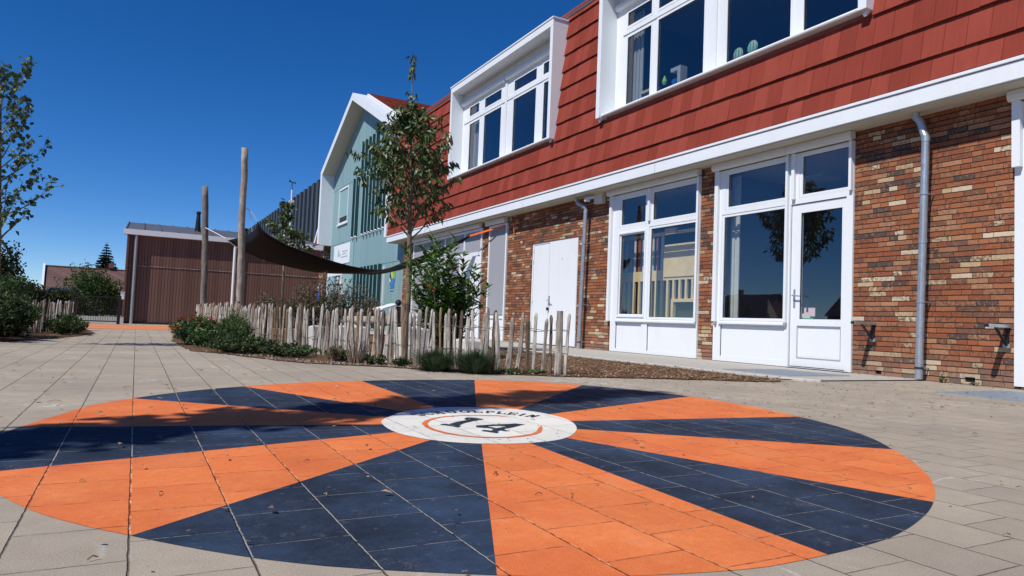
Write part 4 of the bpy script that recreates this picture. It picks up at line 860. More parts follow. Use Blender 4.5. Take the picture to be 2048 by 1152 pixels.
# ================================================================== picket fences
def path_points(P, step, r):
    out = []; acc = 0; nxt = 0
    for (x0, y0), (x1, y1) in zip(P, P[1:]):
        L = math.hypot(x1-x0, y1-y0)
        while nxt <= acc+L:
            t = (nxt-acc)/L; out.append((x0+(x1-x0)*t, y0+(y1-y0)*t, math.atan2(y1-y0, x1-x0))); nxt += step*r.uniform(.72, 1.25)
        acc += L
    return out
def picket(b, x, y, ang, h, r, m, wd=.034):
    lean = r.gauss(0, .05); lean2 = r.gauss(0, .02); n = 6; tw = r.uniform(-.4, .4); th = wd*r.uniform(.5, .8)
    ca, sa = math.cos(ang+tw), math.sin(ang+tw); k = b.mid(m); rings = []; bend = r.uniform(-.014, .014); ph = r.uniform(0, 6)
    for i in range(n+1):
        t = (0, .2, .42, .63, .82, .945, 1)[i]; z = -.02+h*t; w_ = wd/2*(1-.12*t)*(r.uniform(.74, 1.18)); d = th/2
        if i == n: w_ *= .5; d *= .6
        cx = x+math.cos(ang)*lean*z+bend*math.sin(t*4+ph); cy = y+math.sin(ang)*lean*z+lean2*z+bend*math.cos(t*3+ph)
        nn = len(b.v); b.v += [(cx+ca*sx*w_-sa*sy*d, cy+sa*sx*w_+ca*sy*d, z) for sx, sy in ((-1, -.6), (-.2, -1), (.8, -.7), (1, .3), (.1, 1), (-.9, .6))]; rings.append(nn)
    for a, c in zip(rings, rings[1:]):
        for j in range(6): b.f.append((a+j, a+(j+1) % 6, c+(j+1) % 6, c+j)); b.mi.append(k)
    b.f.append(tuple(rings[-1]+j for j in range(6))); b.mi.append(k)
FP = [(3.60, 5.54), (3.50, 5.68), (3.25, 5.78), (3.05, 5.92), (2.85, 6.20), (2.68, 6.62), (2.50, 6.97), (2.37, 7.33), (2.19, 7.9), (2.02, 8.5), (1.78, 8.85), (1.60, 9.2), (1.46, 9.8), (1.38, 10.8), (1.32, 11.65), (1.25, 12.4), (1.24, 14.5), (1.26, 16.6), (1.46, 21.0)]
r = random.Random(21)
fence = thing('picket_fence', (2.4, 7.4, 0), 'low split chestnut picket fence curving around the planted garden', 'fence')
pp = path_points(FP[:5], .080, r)+path_points(FP[4:], .060, r)[1:]; last = None; stuff = MB()
PLATE = {}
for i, (x, y, a) in enumerate(pp):
    mm = M[r.choice(['woodl', 'woodl', 'woodl', 'wood', 'wood', 'wood', 'woodd', 'woodo'])] if i > 14 else M[r.choice(['woodl', 'wood', 'woodl', 'woodd'])]
    if i < 99:
        b = MB(); picket(b, x, y, a, r.uniform(.54, .64), r, mm, r.uniform(.032, .050)); b.build('picket', fence)
    else: picket(stuff, x, y, a, r.uniform(.54, .66), r, mm, r.uniform(.03, .05))
kind(stuff.build('picket', fence), 'stuff')
for (x, y, h, m) in ((3.555, 5.60, .615, 'wood'), (2.50, 6.93, .64, 'woodd'), (1.80, 8.80, .62, 'woodd'), (1.35, 11.2, .64, 'wood')):
    b = MB(); b.tube([(x, y, -.02), (x+.004, y, h*.5), (x, y, h)], [.036, .035, .032], M[m], 9, .12, r); b.build('post', fence)
b = MB()
for z in (.42, .20, .47):
    if z == .47: continue
    pts = [(x+.02*math.sin(i*1.9), y+.018*math.cos(i*2.3), z+.012*math.sin(i*1.3)) for i, (x, y, a) in enumerate(pp)]
    b.tube(pts, .0028, M['wire'], 5); pts = [(x-.02*math.sin(i*1.9), y-.018*math.cos(i*2.3), z+.01+.012*math.sin(i*1.7)) for i, (x, y, a) in enumerate(pp)]; b.tube(pts, .0028, M['wire'], 5)
b.build('wire', fence)
lf = thing('picket_fence', (-1.3, 14.5, 0), 'short stretch of weathered picket fence among the dark shrubs on the left', 'fence')
for i, (x, y, a) in enumerate(path_points([(-1.68, 12.8), (-1.4, 14.0), (-1.08, 15.9)], .085, r)):
    b = MB(); picket(b, x, y, a, r.uniform(.52, .6), r, M[r.choice(['wood', 'woodd', 'woodl'])], .045); b.build('picket', lf)
b = MB(); b.tube([(-1.06, 16.0, 0), (-1.06, 16.0, .55)], .05, M['woodd'], 8, .1, r); b.build('post', lf)
# metal gate
gt = thing('bar_gate', (-1, 22.5, 0), 'black metal bar gate left of the garage', 'gate')
b = MB()
for z in (.06, .74): b.box(-1.55, -.38, 22.49, 22.51, z, z+.03, M['black'])
b.box(-1.57, -1.52, 22.47, 22.53, 0, .85, M['black']); b.box(-.46, -.38, 22.46, 22.54, 0, .80, M['black']); b.build('frame', gt)
b = MB()
for k in range(20): x = -1.5+k*.058; b.box(x, x+.01, 22.495, 22.505, .08, .74, M['black'])
b.build('bars', gt)
b = MB(); b.box(-8, -.3, 22.9, 23.0, 0, .20, M['block']); tag(b.build('low_wall'), 'low white wall behind the black gate', 'wall')
b = MB(); b.box(-.42, -.32, 23.5, 23.6, .72, .92, M['white']); b.box(-.43, -.31, 23.49, 23.61, .92, .94, M['white']); tag(b.build('meter_box', bevel=.004), 'small white box on the garage corner', 'box')
# ================================================================== plants
def crownleaves(b, r, centre, n, rad, L, W, mat, droop=.8, quad=False, flat=1.0):
    for _ in range(n):
        v = rvec(r)*(r.random()**.45); p = Vector(centre)+Vector((v.x*rad[0], v.y*rad[1], v.z*rad[2]))
        d = (rvec(r)+Vector((0, 0, -droop))); s = r.uniform(.7, 1.2)
        (b.quadleaf if quad else b.leaf)(p, d, rvec(r)+Vector((0, 0, flat)), L*s, W*s, mat)
def branchy(base, trunk, spec, mat_b, mat_l, r, leafL, leafW, droop, nm, label, cat, group=None, leaves_per=16, start=.35, cluster=.07):
    """trunk: list of (point, radius); spec: list of (height, angle, length, rise)"""
    t = thing(nm, base, label, cat, group); tb = MB(); tb.tube([p for p, q in trunk], [q for p, q in trunk], mat_b, 9, .04, r); cb = MB()
    def tp(z):
        for (p0, q0), (p1, q1) in zip(trunk, trunk[1:]):
            if p0[2] <= z <= p1[2]: u = (z-p0[2])/(p1[2]-p0[2]+1e-9); return Vector(p0).lerp(Vector(p1), u), q0+(q1-q0)*u
        return Vector(trunk[-1][0]), trunk[-1][1]
    for (z, a, L, rise) in spec:
        p, q = tp(z); pts = [p]; d = Vector((math.cos(a), math.sin(a), rise)).normalized(); n = 7
        for i in range(n):
            d = (d+rvec(r)*.14+Vector((0, 0, .05))).normalized(); pts.append(pts[-1]+d*L/n)
        tb.tube(pts, [max(.0025, q*.45*(1-i/(n+.6))) for i in range(n+1)], mat_b, 5)
        for i in range(n+1):
            if i/n < start: continue
            for tw in range(2):
                td = (d+rvec(r)*1.1).normalized(); tl = r.uniform(.08, .2)*(L if L < 1 else 1); q0 = pts[i]; q1 = q0+td*tl
                tb.tube([q0, q1], [.003, .0015], mat_b, 4, cap=False)
                for k in range(int(leaves_per/2*r.uniform(.6, 1.3))):
                    pos = q0.lerp(q1, r.random())+rvec(r)*cluster*r.random(); ld = rvec(r)+td*.4+Vector((0, 0, -droop)); sc = r.uniform(.65, 1.15)
                    cb.leaf(pos, ld, rvec(r)+Vector((0, 0, .8)), leafL*sc, leafW*sc, mat_l)
    tb.build('trunk', t, smooth=True); cb.build('crown', t); return t, cb
# main cherry tree
r = random.Random(77); spec = []
for i in range(58):
    u = i/57; z = 1.72+u*2.0
    prof = 1.15 if u < .42 else 1.15-(u-.42)*1.65
    rise = 1.25-u*1.2 if u < .45 else .5
    spec.append((z, i*2.4+r.uniform(-.3, .3), max(.2, prof*r.uniform(.62, 1.05)), rise*r.uniform(.75, 1.2)))
tr = [((3.75, 10.34, 0), .045), ((3.745, 10.34, .9), .042), ((3.73, 10.35, 1.5), .038), ((3.72, 10.35, 1.8), .036), ((3.70, 10.36, 2.4), .026), ((3.68, 10.36, 3.1), .017), ((3.66, 10.37, 3.8), .009), ((3.65, 10.38, 4.3), .005), ((3.64, 10.38, 4.6), .003)]
T, _ = branchy((3.75, 10.34, 0), tr, spec, M['bark'], M['cherry'], r, .14, .045, 1.2, 'cherry_tree', 'young cherry tree with drooping leaves in the fenced garden before the gable', 'tree', None, 12, .42, .07)
b = MB()
for k in range(36): z = r.uniform(4.33, 4.68); b.leaf(Vector((3.64, 10.38, z))+rvec(r)*.05, rvec(r)+Vector((0, 0, -1.3)), rvec(r)+Vector((0, 0, .6)), .11, .036, M['cherry'])
b.build('crown_tip', T); b = MB()
for k in range(26): z = r.uniform(3.85, 4.1); b.leaf(Vector((3.65, 10.37, z))+rvec(r)*.07, rvec(r)+Vector((0, 0, -1.1)), rvec(r)+Vector((0, 0, .6)), .10, .034, M['cherry'])
b.build('crown_tip', T)
# rear cherry behind the sail
spec = [(1.9+i*.06, i*2.4, r.uniform(.45, .95), .3) for i in range(16)]
branchy((3.75, 21.0, 0), [((3.75, 21.0, 0), .05), ((3.73, 21, 1.8), .04), ((3.72, 21, 3.0), .02), ((3.70, 21, 3.8), .006)], spec+[(2.8+i*.12, i*2.1, r.uniform(.15, .3), .9) for i in range(8)], M['bark'], M['cherry'], r, .15, .05, 1.0, 'cherry_tree', 'leafy tree rising behind the dark shade sail', 'tree', None, 15, .3, .1)
# tree at the left border
spec = [(1.2+i*.052, i*2.4+.4, r.uniform(.42, .72)*(1 if i < 20 else .8), r.uniform(.7, 1.2)) for i in range(36)]
branchy((-1.48, 9.9, 0), [((-1.42, 9.9, 0), .035), ((-1.45, 9.9, 1.2), .03), ((-1.5, 9.9, 2.2), .017), ((-1.54, 9.88, 3.1), .005)], spec, M['bark'], M['aspen'], r, .072, .056, .3, 'young_tree', 'slender young tree with small round leaves at the left border', 'tree', None, 8, .3, .07)
# trees beside the photographer whose shade falls on the mural, seen mirrored in the panes
def plaintree(x, y, h, rad, label, seed, nb=46, lp=16, z0=.28, mat='aspen', L=.12, W=.085):
    rr = random.Random(seed); spec = []
    for i in range(nb):
        u = i/(nb-1); z = h*(z0+u*(.93-z0)); spec.append((z, i*2.4+rr.uniform(-.4, .4), max(.3, rad*(math.sin(math.pi*min(1, .22+u*.78))**.7)*rr.uniform(.7, 1.1)), .5))
    branchy((x, y, 0), [((x, y, 0), h*.011+.02), ((x+.03, y, h*.3), h*.010+.01), ((x, y+.03, h*.7), h*.005), ((x, y, h), .006)], spec, M['bark'], M[mat], rr, L, W, .5, 'young_tree', label, 'tree', None, lp, .3, .16)
plaintree(-3.3, 2.04, 8.8, .36, 'tall slender tree whose shade crosses the painted sunburst', 31, nb=58, lp=12, z0=.30, L=.13, W=.09)
plaintree(-7.0, 13.5, 4.6, 1.2, 'tree mirrored in the fixed classroom window', 32)
plaintree(-9.5, 16.2, 4.8, 1.4, 'tree mirrored in the glass of the classroom door', 33)
# laurel
r = random.Random(9)
lau = thing('laurel_shrub', (3.5, 8.3, 0), 'glossy green laurel shrub with a few red leaves inside the picket fence', 'shrub')
sb = MB(); cb = MB()
for i in range(50):
    a = i*2.4; d0 = Vector((math.cos(a), math.sin(a), 0)); L = r.uniform(.75, 1.42); sp = r.uniform(.08, .52)
    if i < 5: L = 1.4+.05*i; sp = .05+.05*i
    base = Vector((3.5, 8.3, 0))+d0*r.uniform(0, .12); pts = [base]
    for k in range(8): pts.append(base+d0*sp*((k+1)/8)**.8*(1.0)+Vector((r.uniform(-.02, .02), r.uniform(-.02, .02), L*(k+1)/8)))
    sb.tube(pts, [.009*(1-k/10) for k in range(9)], M['bark'], 5)
    for k in range(2, 9):
        for j in range(7):
            dd = Vector((math.cos(j*2.4+k), math.sin(j*2.4+k), r.uniform(.3, 1.1))); p = pts[k-1].lerp(pts[k], r.random())
            m = M['red'] if (r.random() < .03 and k < 7) else M['laurel']
            cb.leaf(p, dd, Vector((0, 0, 1))+rvec(r)*.4, r.uniform(.12, .19), r.uniform(.034, .046), m, .5)
sb.build('stems', lau); cb.build('leaves', lau)
def bushthing(name, label, cat, base, n, rad, L, W, mat, seed, stems=10, droop=0, group=None, stemm='barkd', quad=False, extra=None):
    r = random.Random(seed); t = thing(name, (base[0], base[1], 0), label, cat, group); sb = MB(); cb = MB(); c = Vector(base); h = rad[2]
    tips = []
    for i in range(stems):
        a = r.uniform(0, 6.28); q = r.random()**.5; e = Vector((c.x+math.cos(a)*rad[0]*q, c.y+math.sin(a)*rad[1]*q, h*(1.0-.45*q*q)*r.uniform(.7, 1.05)))
        p0 = Vector((c.x+math.cos(a)*rad[0]*q*.45, c.y+math.sin(a)*rad[1]*q*.45, 0)); mid = p0.lerp(e, .5)+Vector((0, 0, h*.1))
        sb.tube([p0, mid, e], [.006+.004*h, .004+.002*h, .002], M[stemm], 5, cap=False); tips.append((p0, mid, e))
    for _ in range(n):
        p0, mid, e = r.choice(tips); u = r.random()**.6; p = (p0.lerp(mid, u*2) if u < .5 else mid.lerp(e, u*2-1))+rvec(r)*r.random()*.22*min(rad)
        p.z = max(.015, p.z); s = r.uniform(.6, 1.2)
        (cb.quadleaf if quad else cb.leaf)(p, rvec(r)+Vector((0, 0, .5-droop)), rvec(r)+Vector((0, 0, .9)), L*s, W*s, M[mat])
    if extra:
        m2, n2, l2 = extra
        for _ in range(n2):
            p0, mid, e = r.choice(tips); p = e+rvec(r)*.05
            for k in range(5): a = k*1.257; cb.quadleaf(p, Vector((math.cos(a), math.sin(a), .3)), Vector((0, 0, 1)), l2, l2*.7, M[m2])
    sb.build('stems', t); cb.build('leaves', t); return t
bushthing('grey_shrub', 'loose grey-brown shrub with dry flower heads below the dark sail', 'shrub', (3.1, 12.4, 0), 5200, (.95, .5, 1.22), .085, .018, 'dry', 41, 130, 0, stemm='dry')
bushthing('grey_shrub', 'small green and brown shrub beside the pale pole', 'shrub', (1.95, 12.6, 0), 1100, (.3, .3, .85), .08, .02, 'dry', 42, 26, 0, stemm='dry')
def grassclump(x, y, h, rad, n, label, seed):
    r = random.Random(seed); t = MB()
    for _ in range(n):
        a = r.uniform(0, 6.28); q = r.random(); p = Vector((x+math.cos(a)*rad*.35*q, y+math.sin(a)*rad*.35*q, 0)); L = h*r.uniform(.35, 1.15); o = Vector((math.cos(a), math.sin(a), 0))*rad*q*r.uniform(.4, 1.35)
        e = Vector((-math.sin(a), math.cos(a), 0))*.0028; m_ = p+o*.4+Vector((0, 0, L*.6)); tip = p+o+Vector((0, 0, L))
        t.poly([p-e, p+e, m_+e*.8, m_-e*.8], M['blade']); t.poly([m_-e*.8, m_+e*.8, tip], M['blade'])
    tag(t.build('grass_clump'), label, 'plant', 'grass clumps before the fence')
bushthing('flowering_plant', 'green border plant with dark red flowers at the left end of the long fence', 'plant', (.92, 12.6, 0), 3200, (.40, 1.9, .36), .07, .03, 'flowerg', 43, 110, extra=('red', 60, .08))
bushthing('flowering_plant', 'leafy border plant with small white flowers at the paving edge', 'plant', (.86, 10.4, 0), 3200, (.34, .95, .30), .06, .024, 'flowerg', 44, 90, extra=('wflower', 22, .035))
bushthing('feathery_plant', 'bright green feathery plant before the pickets near the pale pole', 'plant', (1.16, 9.75, 0), 4200, (.22, .55, .50), .06, .008, 'flowerg', 45, 110)
bushthing('dark_ground_plant', 'dark green creeping plant at the foot of the long fence', 'plant', (1.15, 8.75, 0), 3000, (.42, .55, .20), .045, .02, 'bush', 46, 110)
bushthing('dark_ground_plant', 'patchy low greenery right of the feathery plant', 'plant', (1.55, 8.1, 0), 1500, (.34, .5, .15), .04, .018, 'bush', 146, 90)
grassclump(.98, 9.35, .22, .22, 700, 'ragged tuft of grass in front of the leafy border plant', 151)
grassclump(1.42, 8.65, .17, .2, 500, 'ragged tuft of grass right of the feathery plant', 152)
grassclump(.72, 11.6, .2, .2, 500, 'ragged tuft of grass at the far left end of the bed', 153)
bushthing('dark_ground_plant', 'thin green growth along the pickets before the pale blocks', 'plant', (1.95, 7.6, 0), 420, (.14, .5, .10), .04, .016, 'flowerg', 147, 50)
bushthing('dark_ground_plant', 'small sparse weeds at the foot of the rightmost pickets', 'plant', (3.2, 5.72, 0), 260, (.32, .10, .06), .03, .014, 'flowerg', 148, 40)
bushthing('weed_plant', 'small leafy weed at the bed edge before the white blocks', 'plant', (2.16, 6.86, 0), 380, (.16, .14, .10), .045, .02, 'bush', 47, 20)
bushthing('weed_plant', 'flat dark weed at the bed edge left of the grass clumps', 'plant', (2.36, 6.62, 0), 300, (.12, .14, .08), .04, .02, 'bush', 48, 16)
bushthing('reddish_plant', 'orange-brown spiky plant among the stones before the fence', 'plant', (1.86, 7.25, 0), 300, (.12, .10, .18), .06, .01, 'dry', 49, 26, stemm='litter')
bushthing('twiggy_plant', 'dark twiggy plant leaning on the pickets right of the orange-brown one', 'plant', (2.02, 7.05, 0), 60, (.16, .12, .28), .05, .006, 'dry', 50, 30, stemm='woodd')
grassclump(2.52, 6.12, .20, .27, 2200, 'dark green lavender-like clump before the fence, left of the two', 51)
grassclump(2.80, 5.85, .21, .27, 2200, 'dark green lavender-like clump before the fence, right of the two', 52)
bushthing('wall_weed', 'tiny green weed at the foot of the wall right of the right downpipe', 'weed', (8.1, 4.62, 0), 40, (.07, .05, .07), .04, .014, 'flowerg', 160, 8)
bushthing('wall_weed', 'tiny green weed at the foot of the wall near the right-hand vent', 'weed', (8.12, 4.28, 0), 26, (.05, .05, .04), .03, .012, 'flowerg', 161, 6)
# left dark shrubs
for k, (x, y, rad, n, lab, mt) in enumerate(((-1.85, 10.7, (.60, .7, .80), 4600, 'dense dark shrub at the left border under the young tree', 'bush'), (-1.60, 12.0, (.45, .9, .66), 3600, 'dark spreading shrub before the weathered left fence', 'bush'), (-1.02, 14.0, (.30, 1.5, .30), 2200, 'low trailing shrub at the paving edge on the left', 'bush'), (-2.5, 13.5, (.8, 1.0, 1.15), 2200, 'brownish shrub behind the left fence', 'fdark'))):
    bushthing('garden_shrub', lab, 'shrub', (x, y, 0), n, rad, .07, .035, mt, 60+k, 60)
# pebbles, mulch chips and fallen leaves
r = random.Random(4); b = MB()
for _ in range(330):
    t = 1.5+r.random()*7.5; k = int(t); x0, y0 = BED[4+k]; x1, y1 = BED[5+k]; u = t-k; q = r.random()**1.3*.32; x = x0+(x1-x0)*u+q*.75; y = y0+(y1-y0)*u+q*.75+r.uniform(.0, .05); s = r.choice((r.uniform(.004, .010), r.uniform(.006, .022)))
    ring_ = [(x+math.cos(a)*s*r.uniform(.8, 1.2), y+math.sin(a)*s*.7*r.uniform(.8, 1.2)) for a in (0, 1.2, 2.4, 3.6, 4.9)]
    b.poly([(p[0], p[1], .005) for p in ring_][::-1], M['stone']); tp = [(x+(p[0]-x)*.6, y+(p[1]-y)*.6, .008+s*.7) for p in ring_]; b.poly(tp, M['stone'])
    for i in range(5): j = (i+1) % 5; b.poly([(*ring_[i], .005), (*ring_[j], .005), tp[j], tp[i]], M['stone'])
kind(tag(b.build('pebbles'), 'pale pebbles and rubble along the bed edge before the fence', 'pebbles'), 'stuff')
b = MB(); r = random.Random(6)
for _ in range(9000):
    x = r.uniform(2.6, 5.93); y = 5.0+(r.random()**1.6)*6
    if y < 5.5-(x-3.2)*.28+r.uniform(-.05, .05) or x < 3.3-(y-5.6)*.9: continue
    a = r.uniform(0, 6.28); L = r.uniform(.012, .05); wd = r.uniform(.004, .011); d = Vector((math.cos(a), math.sin(a), r.uniform(-.25, .4))); b.quadleaf(Vector((x, y, .014+r.random()*.015)), d, Vector((r.uniform(-.5, .5), r.uniform(-.5, .5), 1)), L, wd*2, M['litter'])
kind(tag(b.build('bark_chips'), 'brown bark chips covering the bed between fence and path', 'mulch'), 'stuff')
b = MB(); r = random.Random(12)
def litter(x, y, s):
    a = r.uniform(0, 6.28); t = r.random()
    if t < .55: b.leaf(Vector((x, y, .012+s*.1)), Vector((math.cos(a), math.sin(a), r.uniform(-.1, .25))), Vector((r.uniform(-.5, .5), r.uniform(-.5, .5), 1)), s, s*.45, M['litter'])
    elif t < .8: b.tube([(x, y, .006), (x+math.cos(a)*s*.6, y+math.sin(a)*s*.6, .010), (x+math.cos(a+.3)*s*1.3, y+math.sin(a+.3)*s*1.3, .005)], .0015, M['litter'], 4)
    else:
        for q in range(3): b.leaf(Vector((x, y, .010)), Vector((math.cos(a+q), math.sin(a+q), .2)), Vector((0, 0, 1)), s*.5, s*.25, M['litter'])
for _ in range(120): litter(r.uniform(-.5, 3.8), r.uniform(.9, 3.6), r.uniform(.006, .022))
for _ in range(420): litter(r.uniform(-2, 7.5), r.uniform(1.5, 6.5), r.uniform(.012, .035))
for _ in range(600): litter(r.uniform(3.2, 8.1), r.uniform(2.6, 5.0), r.uniform(.010, .032))
for _ in range(160): litter(8.18-abs(r.gauss(0, .12)), r.uniform(2.5, 6), r.uniform(.012, .035))
for _ in range(160): litter(r.uniform(-2, .5), r.uniform(4, 14), r.uniform(.02, .05))
for _ in range(900):
    t = r.random()*19.9; k = int(t); x0, y0 = BED[k]; x1, y1 = BED[k+1]; u = t-k; q = abs(r.gauss(0, .12)); litter(x0+(x1-x0)*u+q-.03, y0+(y1-y0)*u+q-.03, r.uniform(.012, .04))
kind(tag(b.build('fallen_leaves'), 'small dry leaves and twigs scattered over the paving', 'leaf litter'), 'stuff')
# garden furniture behind the fence
def rough_block(x0, x1, y0, y1, z0, z1, label, seed, m='block'):
    r = random.Random(seed); b = MB(); j = lambda: r.uniform(-.015, .015)
    b.hexa([(x0+j(), y0+j(), z0), (x1+j(), y0+j(), z0), (x1+j(), y1+j(), z0), (x0+j(), y1+j(), z0), (x0+j(), y0+j(), z1+j()), (x1+j(), y0+j(), z1+j()), (x1+j(), y1+j(), z1+j()), (x0+j(), y1+j(), z1+j())], M[m]); tag(b.build('stone_block', bevel=.02), label, 'block', 'pale blocks in the garden')
rough_block(2.1, 2.36, 9.45, 9.8, 0, .34, 'pale square block behind the pickets, leftmost of the pale blocks', 1)
rough_block(2.42, 2.8, 9.3, 9.7, 0, .35, 'wide pale block behind the pickets with a shaded right face', 2)
rough_block(2.79, 3.1, 7.75, 8.1, 0, .37, 'grey-white block behind the pickets right of the dark fence post', 3)
rough_block(3.2, 3.5, 7.0, 7.3, 0, .28, 'low grey block behind the pickets beside the laurel', 4)
h = thing('log_bench', (4.2, 11, 0), 'weathered log bench on posts behind the fence beneath the lectern', 'bench')
b = MB(); b.tube([(2.84, 10.75, .42), (3.4, 10.5, .43), (3.86, 10.3, .43)], [.07, .075, .07], M['wood'], 12, .04, random.Random(1)); b.build('seat', h, smooth=True)
for x, y in ((3.0, 10.68), (3.7, 10.37)):
    b = MB(); b.tube([(x, y, 0), (x, y, .37)], [.06, .055], M['woodl'], 10, .05, random.Random(2)); b.build('leg', h, smooth=True)
h = thing('lectern_sign', (3.4, 9.9, 0), 'tilted white-topped information board on a dark wooden post above the fence', 'sign')
b = MB(); b.tube([(3.46, 9.98, 0), (3.45, 9.98, .66)], .05, M['woodd'], 10, .06, random.Random(3)); b.build('post', h)
b = MB(); b.hexa([(3.07, 9.98, .60), (3.16, 9.80, .60), (3.46, 9.92, .69), (3.38, 10.1, .69), (3.07, 9.98, .615), (3.16, 9.80, .615), (3.46, 9.92, .705), (3.38, 10.1, .705)], M['white']); b.build('board', h)
b = MB(); 
for k in range(6):
    t0 = math.pi*k/6; t1 = math.pi*(k+1)/6
    for j in range(10):
        a0 = 2*math.pi*j/10; a1 = 2*math.pi*(j+1)/10; P = lambda t, a: (3.44+.05*math.sin(t)*math.cos(a), 9.92+.05*math.sin(t)*math.sin(a), .715+.05*math.cos(t)); b.poly([P(t0, a0), P(t1, a0), P(t1, a1), P(t0, a1)], M['black'])
b.build('knob', h)
# weather mast
h = thing('weather_mast', (4.68, 25.6, 3.1), 'white mast with small weather instruments standing on the garage roof', 'mast')
b = MB(); b.tube([(4.68, 25.6, 3.0), (4.68, 25.6, 4.95)], .028, M['white'], 8); b.build('pole', h)
b = MB(); b.box(4.60, 4.77, 25.54, 25.66, 4.42, 4.56, M['white']); b.build('box', h)
b = MB(); b.bar((4.68, 25.6, 4.28), (4.9, 25.6, 4.26), .02, .035, M['white']); b.build('arm', h)
b = MB(); b.tube([(4.68, 25.6, 4.9), (4.67, 25.6, 5.2)], .014, M['black'], 6); b.bar((4.56, 25.6, 5.24), (4.8, 25.6, 5.20), .02, .03, M['black']); b.lathe((4.59, 25.6, 5.24), [(0, .01), (.03, .035), (.07, .01)], M['black'], 8); b.lathe((4.77, 25.6, 5.18), [(0, .01), (.03, .035), (.07, .01)], M['black'], 8); b.build('anemometer', h)
# ================================================================== background left
def farcrown(b, r, c, rad, n, L, mat):
    for _ in range(n):
        v = rvec(r); q = r.random()**.4; lump = 1+.25*math.sin(v.x*5+v.z*4)+.15*math.sin(v.y*9+v.z*7); p = Vector(c)+Vector((v.x*rad[0], v.y*rad[1], v.z*rad[2]))*q*lump
        b.quadleaf(p, rvec(r), rvec(r), L*r.uniform(.6, 1.3), L*.6, M[mat])
def fartree(x, y, h, rad, mat, label, seed, n=2500, L=.3, low=.35):
    r = random.Random(seed); t = thing('background_tree', (x, y, 0), label, 'tree', 'trees beyond the gate'); b = MB(); b.tube([(x, y, 0), (x+.1, y, h*.4), (x, y, h*.85)], [h*.03, h*.02, h*.006], M['barkd'], 7)
    for k in range(7): a = k*.9; b.tube([(x, y, h*(.3+.06*k)), (x+math.cos(a)*rad*.6, y+math.sin(a)*rad*.6, h*(.5+.06*k))], [h*.01, .01], M['barkd'], 5)
    b.build('trunk', t); b = MB(); zc = h*(1+low)/2; hz = h*(1-low)/2
    for k in range(6): a = r.uniform(0, 6.28); q = rad*.45; farcrown(b, r, (x+math.cos(a)*q, y+math.sin(a)*q, zc+r.uniform(-.4, .4)*hz), (rad*.6, rad*.6, hz*.65), n//6, L, mat)
    b.build('crown', t)
fartree(-4.75, 31.8, 2.9, 1.15, 'fdark', 'dark round tree at the far left above the shrubs', 71, 5200, .13, .05)
fartree(-4.0, 27, 1.35, .95, 'fgreen', 'low blue-green tree at the left border behind the dark shrubs', 72, 3200, .12, .01)
fartree(-2.45, 24.5, 1.15, .75, 'fdark', 'olive brown bushy tree left of the gate', 73, 4200, .09, .01)
fartree(-1.15, 26, 1.75, .95, 'fgreen', 'bright green round tree directly behind the gate', 74, 6500, .085, .02)
fartree(-1.75, 24.2, .98, .6, 'fdark', 'low brown bushy tree beside the gate post', 75, 2800, .08, .01)
fartree(-3.2, 26, 1.35, .6, 'fgreen', 'small yellow-green tree left of the house roof', 76, 2500, .09, .02)
# spruce
h = thing('spruce_tree', (-2.2, 60, 0), 'dark pointed spruce rising beside the garage', 'tree'); b = MB(); b.tube([(-2.2, 60, 0), (-2.2, 60, 5.3)], [.14, .02], M['barkd'], 7); b.build('trunk', h)
b = MB(); r = random.Random(80)
for k in range(22):
    z = 1.0+k*.195; R0 = max(.06, (5.35-z)*.43)*(1 if k % 2 else .9)
    for j in range(15):
        a = j*.419+k*1.3; d = Vector((math.cos(a), math.sin(a), -.16)); L = R0*r.uniform(.7, 1.12)
        for q in range(10):
            u = q/10; p = Vector((-2.2, 60, z))+d*L*u; b.quadleaf(p, d+rvec(r)*.5, rvec(r)+Vector((0, 0, 1)), min(.34, .08+R0*.3)*(1.1-u*.5), min(.15, .04+R0*.15), M['conif'])
b.build('crown', h)
# house beyond
h = thing('tiled_house', (-2, 50, 0), 'house with a long brown tiled roof beyond the gate', 'house')
b = MB(); b.box(-5.0, 4, 50.5, 58, 0, 1.4, M['farbrick']); b.build('wall', h)
b = MB(); b.poly([(-5.0, 50, .9), (4, 50, .9), (4, 54.2, 2.98), (-5.4, 54.2, 2.98)], M['farroof']); b.poly([(-5.4, 54.2, 2.98), (4, 54.2, 2.98), (4, 58.4, 1.2), (-5.4, 58.4, 1.2)], M['farroof']); b.bar((-5.4, 54.2, 3.0), (4, 54.2, 3.0), .2, .1, M['farroof']); b.build('roof', h)
b = MB(); b.bar((-5.02, 49.95, .9), (-5.42, 54.2, 3.05), .12, .2, M['white']); b.build('verge_board', h)
b = MB()
for x, w_, hh in ((-2.95, .45, .25), (-1.9, .5, .42)):
    b.bar((x, 54.2, 3.0), (x, 54.2, 3.0+hh), .05, .05, M['black']); b.bar((x+w_, 54.2, 3.0), (x+w_, 54.2, 3.0+hh), .05, .05, M['black']); b.bar((x, 54.2, 3.0+hh), (x+w_, 54.2, 3.0+hh), .05, .05, M['black'])
b.build('roof_rail', h)
b = MB(); b.box(-1.8, -1.5, 54, 54.4, 3.1, 3.4, M['farbrick']); b.box(.8, 1.1, 54, 54.4, 3.0, 3.35, M['black']); b.build('chimney', h)
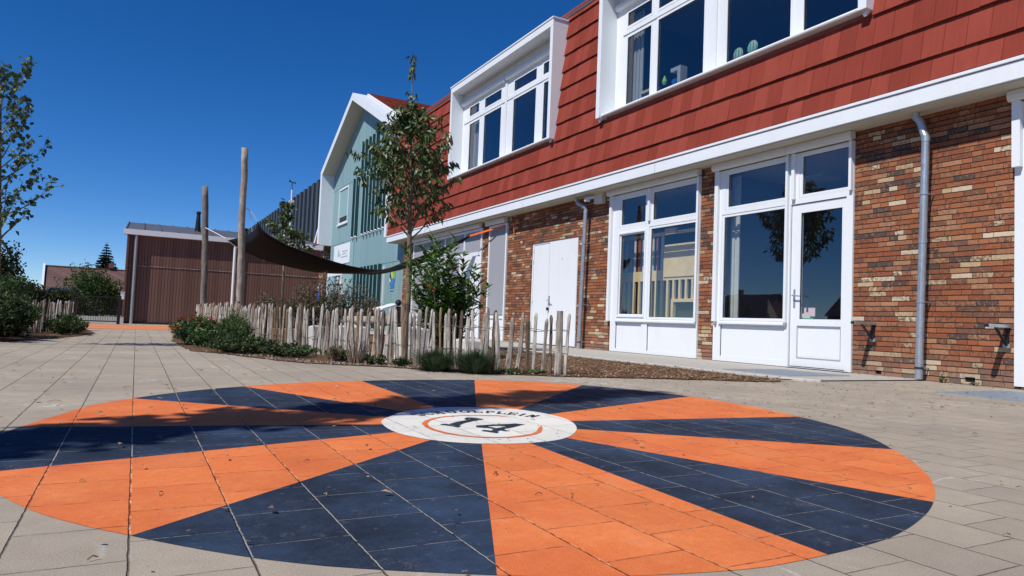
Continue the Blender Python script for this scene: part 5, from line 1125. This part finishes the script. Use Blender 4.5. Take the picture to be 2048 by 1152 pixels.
# parked car behind gate
h = thing('parked_car', (-1.7, 31, 0), 'dark parked car partly visible through the bar gate', 'car')
def carprof(b, x0, x1, prof, m):
    a = [(x0, y, z) for y, z in prof]; c = [(x1, y, z) for y, z in prof]; b.poly(a, m); b.poly(c[::-1], m)
    for i in range(len(prof)): j = (i+1) % len(prof); b.poly([a[i], a[j], c[j], c[i]], m)
b = MB(); P = [(-2.0, .25), (-2.05, .55), (-1.9, .7), (-1.0, .78), (-.5, 1.12), (.7, 1.15), (1.3, .8), (1.7, .75), (1.75, .3)]
carprof(b, -2.9, -1.3, [(31+y*.9, z) for y, z in P], M['navy']); b.build('body', h, bevel=.04)
for x, y in ((-2.85, 29.9), (-1.45, 29.9), (-2.85, 32), (-1.45, 32)):
    b = MB(); b.tube([(x-.09, y, .28), (x+.09, y, .28)], .28, M['dark'], 16); b.build('wheel', h)
for x in (-2.75, -1.6): 
    b = MB(); b.box(x, x+.22, 29.1, 29.16, .52, .62, M['wflower']); b.build('headlight', h)
b = MB(); b.box(-2.7, -1.5, 30.15, 30.2, .85, 1.05, M['roomd']); b.build('windscreen', h)
# houses behind the photographer, mirrored in the panes
for k, (x, y, lab) in enumerate(((-62, 52, 'brick house mirrored low in the fixed classroom window'), (-64, 74, 'second brick house mirrored in the classroom panes'))):
    h = thing('brick_house', (x, y, 0), lab, 'house'); b = MB(); b.box(x-4, x+3, y-5, y+5, 0, 3, M['farbrick']); b.build('wall', h)
    b = MB(); b.poly([(x+3.4, y-5.2, 2.9), (x+3.4, y+5.2, 2.9), (x-.5, y+5.2, 6.2), (x-.5, y-5.2, 6.2)], M['farroof']); b.poly([(x-4.4, y-5.2, 2.9), (x-.5, y-5.2, 6.2), (x-.5, y+5.2, 6.2), (x-4.4, y+5.2, 2.9)], M['farroof'])
    b.poly([(x+3, y-5, 3), (x-.5, y-5, 6.1), (x-4, y-5, 3)], M['farbrick']); b.poly([(x+3, y+5, 3), (x-4, y+5, 3), (x-.5, y+5, 6.1)], M['farbrick']); b.build('roof', h)
    b = MB(); b.box(x-.8, x-.2, y+2, y+2.6, 5.6, 7, M['farbrick']); b.build('chimney', h)
    b = MB()
    for q in range(3): b.box(x+3, x+3.03, y-4+q*3, y-2.6+q*3, 1, 2.2, M['roomd'])
    b.build('window', h)
